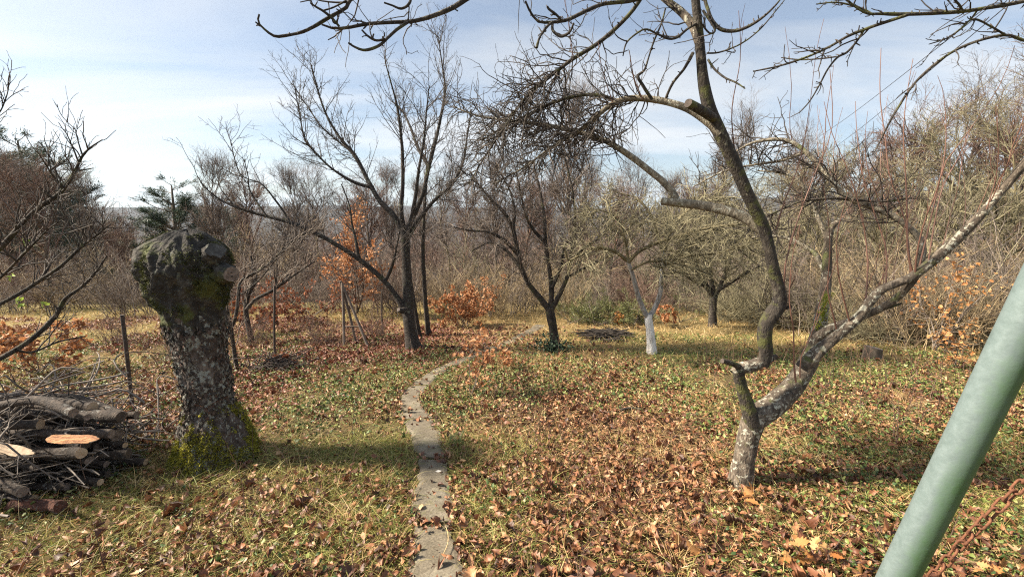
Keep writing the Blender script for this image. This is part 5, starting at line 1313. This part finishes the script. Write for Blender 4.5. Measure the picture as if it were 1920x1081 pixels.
protoT = [bare_tree("woodland_tree", 6.5, 1.0, .35, .10, 'wood_bg', 'twig_wood'),
          bare_tree("woodland_tree", 6.0, 1.15, .15, .12, 'wood_bg', 'twig_pink'),
          bare_tree("woodland_tree", 7.0, .95, .28, .08, 'olive_bg', 'twig_wood', 30, 320, 1300, 1200),
          bare_tree("woodland_tree", 5.0, 1.25, .05, .10, 'olive_bg', 'twig_olive', 36, 360, 1500, 1500, .25)]
protoOak = bare_tree("woodland_oak", 9.0, 1.15, .10, .16, 'wood_bg', 'twig_wood', 34, 330, 1300, 1300, .3)
protoS = [shrub("thicket_shrub", 2.4, .35, 26, 'twig_tan'), shrub("thicket_shrub", 2.0, .55, 24, 'twig_olive', arch=-.09), shrub("thicket_shrub", 2.8, .25, 22, 'twig_grey'), shrub("thicket_shrub", 1.8, .5, 26, 'twig_pink')]
protoP = pine("pine_tree", 7.0)

used = set()
LAND = [(20, "the left edge"), (85, "the pine group"), (230, "the nearest fence post"), (345, "the stump top"), (430, "the stump's cut stub"), (515, "the middle fence post"), (590, "the long cherry limb"), (645, "the pole tripod"), (716, "the farthest fence post"), (765, "the cherry trunk"), (803, "the slim straight young tree"), (870, "the dense orange oak bush"), (930, "the loose orange oak bush"), (985, "the forked tree's left limb"), (1035, "the forked tree trunk"), (1135, "the juniper"), (1220, "the whitewashed trunk"), (1290, "the cut apple limb's stump end"), (1337, "the far straight fruit tree trunk"), (1445, "the dark apple stem"), (1550, "the mossy apple stem"), (1635, "the sawn stump"), (1720, "the red water shoots"), (1790, "the golden oak sapling"), (1860, "the taller golden oak sapling"), (1930, "the right edge")]
said = {}
def where(px, d, head):
    """say which one it is by what it stands behind"""
    lx, ln = min(LAND, key=lambda q: abs(q[0] - px))
    side = "behind" if abs(px - lx) < 14 else ("left behind" if px < lx else "right behind")
    far = "close" if d < 11 else ("" if d < 16 else ("far" if d < 21 else "farther"))
    t = " ".join(("%s, %s %s %s" % (head, far, side, ln)).replace(",  ", ", ").split())
    said[t] = said.get(t, 0) + 1
    return t if said[t] == 1 else t + ["", ", a shorter one", ", a third one", ", a fourth one"][min(said[t], 4) - 1]
def put(proto, x, y, scale, label, cat, group, rz=None, z=None):
    if id(proto) not in used: o = proto; used.add(id(proto))
    else: o = copy_tree(proto)
    o.location = (x, y, float(height(x, y)) - .03 if z is None else z)
    o.scale = (scale, scale, scale * rng.uniform(.92, 1.1)); o.rotation_euler = (0, 0, rng.uniform(0, 6.28) if rz is None else rz)
    tag(o, label, cat, group)
    return o
def at(px, d): return (px - 960) / FPX * d
WG = "bare trees of the wood behind the garden"
# trees one by one: photo x, distance, scale, kind
WT = [(420, 14, .62, 0), (470, 19, .8, 1), (560, 16, .62, 0), (600, 22, .85, 2), (690, 15, .6, 1), (740, 20, .7, 0), (840, 16, .62, 2), (880, 24, .8, 1),
      (930, 14, .68, 0), (985, 18, .78, 1), (1065, 16, .95, 0), (1090, 22, .85, 2), (1140, 14, .6, 1), (1180, 19, .72, 2), (1240, 15, .6, 0), (1290, 21, .72, 1), (1360, 14.5, .74, 2), (1400, 18, .8, 3),
      (1450, 13, .72, 3), (1500, 16, .85, 1), (1550, 12, .72, 3), (1590, 19, .95, 1), (1640, 13, .8, 3), (1690, 15, .98, 1), (1730, 11.5, .82, 3), (1860, 11, .86, 3), (1900, 13.5, 1.0, 1), (1980, 11, .9, 3),
      (250, 20, .5, 1), (215, 14, .38, 1), (160, 17, .62, 0), (100, 13, .6, 1), (40, 16, .75, 0), (-30, 13, .7, 1), (380, 26, .75, 1), (660, 28, .85, 1), (790, 27, .85, 0), (1020, 28, 1.0, 1), (1330, 27, 1.0, 1), (1480, 25, 1.05, 2)]
for px, dd_, s, k in WT:
    put(protoT[k], at(px, dd_), dd_ + rng.normal(0, .3), s, where(px, dd_, ["bare grey tree", "bare reddish tree", "slender upright bare tree", "bare olive thicket tree"][k]), "tree", WG)
for px, dd_, s in ((1800, 19, .92), (1900, 21, 1.12), (1690, 25, .9)):
    put(protoOak, at(px, dd_), dd_, s, where(px, dd_, "broad bare oak crown"), "tree", "bare oaks at the right")
for px, dd_, s in ((75, 22, .95), (20, 19, .85), (130, 25, .95), (335, 16, .60)):
    o_ = put(protoP, at(px, dd_), dd_, s, "dark pine standing alone behind the stump" if px == 335 else "dark pine in the left group, %s of the three" % {75: "middle", 20: "leftmost", 130: "rightmost"}[px], "pine tree", "pines on the left")
    o_.scale.x *= 1.5; o_.scale.y *= 1.5
put(protoP, at(445, 30), 30, .72, "small distant pine right of the one behind the stump", "pine tree", "pines on the left")
SG = "shrubs of the thicket edge"
SLB = ["tan bare-stemmed shrub", "olive arching shrub", "tall grey bare shrub", "reddish bare shrub"]
SP = []
for px in np.arange(840, 1360, 32): SP.append((px, 10.2 + rng.uniform(-.2, 2.2), rng.uniform(.6, .9), [0, 2, 3, 0, 1][int(rng.integers(5))]))
for px in np.arange(1370, 2020, 26):
    d0_ = np.interp(px, [1370, 1500, 1650, 1800, 2000], [9.6, 8.2, 7.2, 6.6, 6.2])
    SP.append((px, d0_ + rng.uniform(0, .5), rng.uniform(.5, .8), [0, 1, 0, 1, 2][int(rng.integers(5))]))
    SP.append((px + 12, d0_ + 1.4 + rng.uniform(0, 1), rng.uniform(.75, 1.1), [0, 1, 1, 2, 3][int(rng.integers(5))]))
for px in np.arange(-40, 860, 42): SP.append((px, 10.4 + rng.uniform(0, 1.6), rng.uniform(.5, .85), [2, 3, 3, 2, 0][int(rng.integers(5))]))
for px in np.arange(-30, 850, 60): SP.append((px, 12.8 + rng.uniform(0, 2), rng.uniform(.8, 1.1), [2, 3, 3, 2, 0][int(rng.integers(5))]))
for px in np.arange(-60, 2000, 44): SP.append((px, 16 + rng.uniform(0, 7), rng.uniform(1.2, 1.8), [3, 2, 0, 3, 1][int(rng.integers(5))]))
for px, py in ((460, 655), (590, 655), (700, 640), (300, 690), (200, 650)):
    g_ = G(px, py); SP.append((px, g_[1] + .3, .38, 3))
for px, dd_, s, k in SP:
    put(protoS[k], at(px, dd_), dd_, s, where(px, dd_, SLB[k]), "shrub", SG)

# leaning trunks right behind the stump
q = G(472, 642)
s_ = Tree("leaning_tree", q, "leaning dark tree beyond the fence right of the stump", "tree")
s_.limb([(474, 646, 18), (466, 615, 14), (461, 580, 12), (466, 550, 11), (478, 528, 9), (478, 510, 6), (470, 480, 4)], q[1], q[1] + .2, 'plum', "trunk", 20, sides=9)
s_.limb([(462, 580, 9), (480, 560, 8), (510, 545, 7), (545, 520, 4), (590, 490, 2)], q[1], q[1], 'plum', "limb", 14, sides=8)
g1 = grow(*s_.arr(), 50, (0.4, 1.3), (0.4, 1.0), 9, 0.15, 0.3, 0.01, 0.003, 0.35); g2 = grow(g1[0], g1[1], 260, (0.15, 0.6), (0.4, 1), 6, 0.2, 0.1, 0.005, 0.0028)
s_.twigs([(g1[0], g1[1], 3), (g2[0], g2[1], 3)], 'twig_grey')
q = G(442, 690)
s_ = Tree("leaning_tree", q, "thin forked sapling close behind the right side of the stump", "tree")
s_.limb([(444, 690, 10), (438, 650, 9), (432, 610, 9), (424, 575, 8)], q[1], q[1], 'plum', "trunk", 14, sides=8)
s_.limb([(428, 625, 9), (440, 600, 7), (446, 565, 7), (450, 530, 7), (470, 515, 6), (500, 498, 5), (530, 470, 4), (565, 445, 3), (600, 430, 2)], q[1], q[1] + .5, 'plum', "limb", 22, sides=8)
g1 = grow(*s_.arr(), 60, (0.3, 1.0), (0.4, 1.0), 9, 0.15, 0.3, 0.006, 0.002, 0.3); g2 = grow(g1[0], g1[1], 260, (0.15, 0.5), (0.4, 1), 6, 0.2, 0.1, 0.0035, 0.002)
s_.twigs([(g1[0], g1[1], 3), (g2[0], g2[1], 3)], 'twig_grey')

# the far wood down in the valley, one uncountable mass
bt, ft_ = [], []
K = 1500
u = rng.random(K); yy = 32 + 260 * u ** 1.6; xx = yy * rng.uniform(-1.35, 1.35, K)
zz = height(xx, yy)
N = 5
st0 = np.stack([xx, yy, zz], -1); hh = rng.uniform(4.0, 7.5, K) * np.interp(yy, [30, 120, 300], [.8, 1.1, 1.4])
Q = st0[:, None] + np.array([0, 0, 1.0])[None, None] * (np.linspace(0, 1, N)[None] * hh[:, None])[:, :, None] + rng.normal(0, .45, (K, N, 3)) * np.linspace(0, 1, N)[None, :, None]
R = np.linspace(.045, .012, N)[None] * rng.uniform(.4, 1.1, (K, 1))
b = grow(Q, R, K * 14, (1.2, 3.2), (.5, 1.3), 4, .2, .12, .035, .015, .08)
c = grow(b[0], b[1], K * 60, (.5, 1.5), (.5, 1.2), 3, .15, .1, .022, .012, .2)
add("far_wood", make_mesh("far_wood", [tubes(Q, R, 4), tubes(b[0], b[1], 3), tubes(c[0], c[1], 3)], M['twig_far']), None, label="far leafless wood filling the valley behind the garden", cat="wood", kind="stuff")

# ------------------------------------------------------------------ swing frame leg and chain, overhead cables
def Pc(px, py, depth):
    return ray(px, py) * depth + np.array([0, 0, EYE])
A_, B_ = Pc(1683, 1081, .665), Pc(1855, 735, .565)
ax = norm(B_ - A_)
low = A_ - ax * ((A_[2] - float(height(A_[0], A_[1])) + .05) / ax[2]); top = B_ + ax * ((2.15 - B_[2]) / ax[2])
sw = empty("swing_frame", low, "weathered green-stained galvanised pipe leg of a swing in the right foreground", "swing")
mid_o = low
L_ = np.linalg.norm(top - low)
t, c = limb(np.stack([np.zeros(40), np.zeros(40), np.linspace(0, L_, 40)], -1), np.full(40, .0222), 40, .004, True, True, 2)
leg = add("leg", make_mesh("leg", [t] + c, M['pipe']), sw)
leg.rotation_euler = Vector(ax).to_track_quat('Z', 'X').to_euler()
rod(sw, low, top + [-.05, 0, 0], top + [2.2, -.35, 0], .036, 'pipe', "crossbar", 20, 6)
chain = empty("chain", Pc(1745, 1090, 1.02), "rusty link chain hanging behind the green pipe in the bottom right corner", "chain")
c0 = np.array(chain.location)
cpts = catmull([Pc(1700, 1130, 1.08), Pc(1745, 1085, 1.02), Pc(1800, 1022, .97), Pc(1860, 962, .93), Pc(1925, 898, .90), Pc(2000, 822, .88)], 400)
cum = np.concatenate([[0], np.cumsum(np.linalg.norm(np.diff(cpts, axis=0), axis=1))])
al = np.linspace(0, 2 * math.pi, 17)[:-1]
lx = np.sign(np.cos(al)) * .009 + .0075 * np.cos(al); ly = .0085 * np.sin(al)
loop = np.stack([lx, ly, 0 * lx], -1); loop = np.concatenate([loop, loop[:2]])
lv, lf = tubes(loop[None], np.full((1, 18), .0027), 6)
link_me = make_mesh("link", [(lv, lf)], M['rust'])
pitch = .0265
for k in range(int(cum[-1] / pitch)):
    s = k * pitch; p = np.array([np.interp(s, cum, cpts[:, i]) for i in range(3)]); p2 = np.array([np.interp(s + .01, cum, cpts[:, i]) for i in range(3)])
    o = add("link", link_me, chain, p - c0)
    qq = Vector(p2 - p).to_track_quat('X', 'Z'); 
    from mathutils import Quaternion
    o.rotation_mode = 'QUATERNION'
    o.rotation_quaternion = qq @ Quaternion((1, 0, 0), (math.pi / 2 if k % 2 else 0) + rng.normal(.5, .15))
for (a, b, lab) in (((1905, -25), (1520, 268), "upper of two thin overhead cables crossing the sky at upper right"), ((1925, -20), (1545, 292), "lower of two thin overhead cables crossing the sky at upper right")):
    p0, p1 = P(*a, 9.0), P(*b, 30.0)
    e = p1 + (p1 - p0) * .9; s0 = p0 - (p1 - p0) * .25
    pc = catmull([s0, p0, (p0 + p1) / 2 - [0, 0, .12], p1, e], 40)
    add("overhead_cable", make_mesh("overhead_cable", [tubes(pc[None] - s0, np.full((1, 40), .010), 5)], M['cable']), None, s0, lab, "cable", "overhead cables")

# ------------------------------------------------------------------ haze
hm = bpy.data.materials.new("haze"); hm.use_nodes = True
hn = hm.node_tree.nodes; hn.clear()
ho = hn.new("ShaderNodeOutputMaterial"); hv = hn.new("ShaderNodeVolumePrincipled")
hv.inputs["Color"].default_value = (0.62, 0.80, 1.0, 1)
hv.inputs["Density"].default_value = 0.00020
hv.inputs["Anisotropy"].default_value = 0.2
hm.node_tree.links.new(hv.outputs[0], ho.inputs["Volume"])
zb, zt = float(HH.min()) - 1.0, max(float(HH.max()), 15.0) + 2.0
x0, x1, y0, y1 = gx[0] - 5, gx[-1] + 5, gy[0] - 5, gy[-1] + 5
HV = np.array([[x0, y0, zb], [x1, y0, zb], [x1, y1, zb], [x0, y1, zb], [x0, y0, zt], [x1, y0, zt], [x1, y1, zt], [x0, y1, zt]])
HF = np.array([[0, 3, 2, 1], [4, 5, 6, 7], [0, 1, 5, 4], [1, 2, 6, 5], [2, 3, 7, 6], [3, 0, 4, 7]])
add("haze", make_mesh("haze", [(HV, HF)], hm, False), kind="stuff")
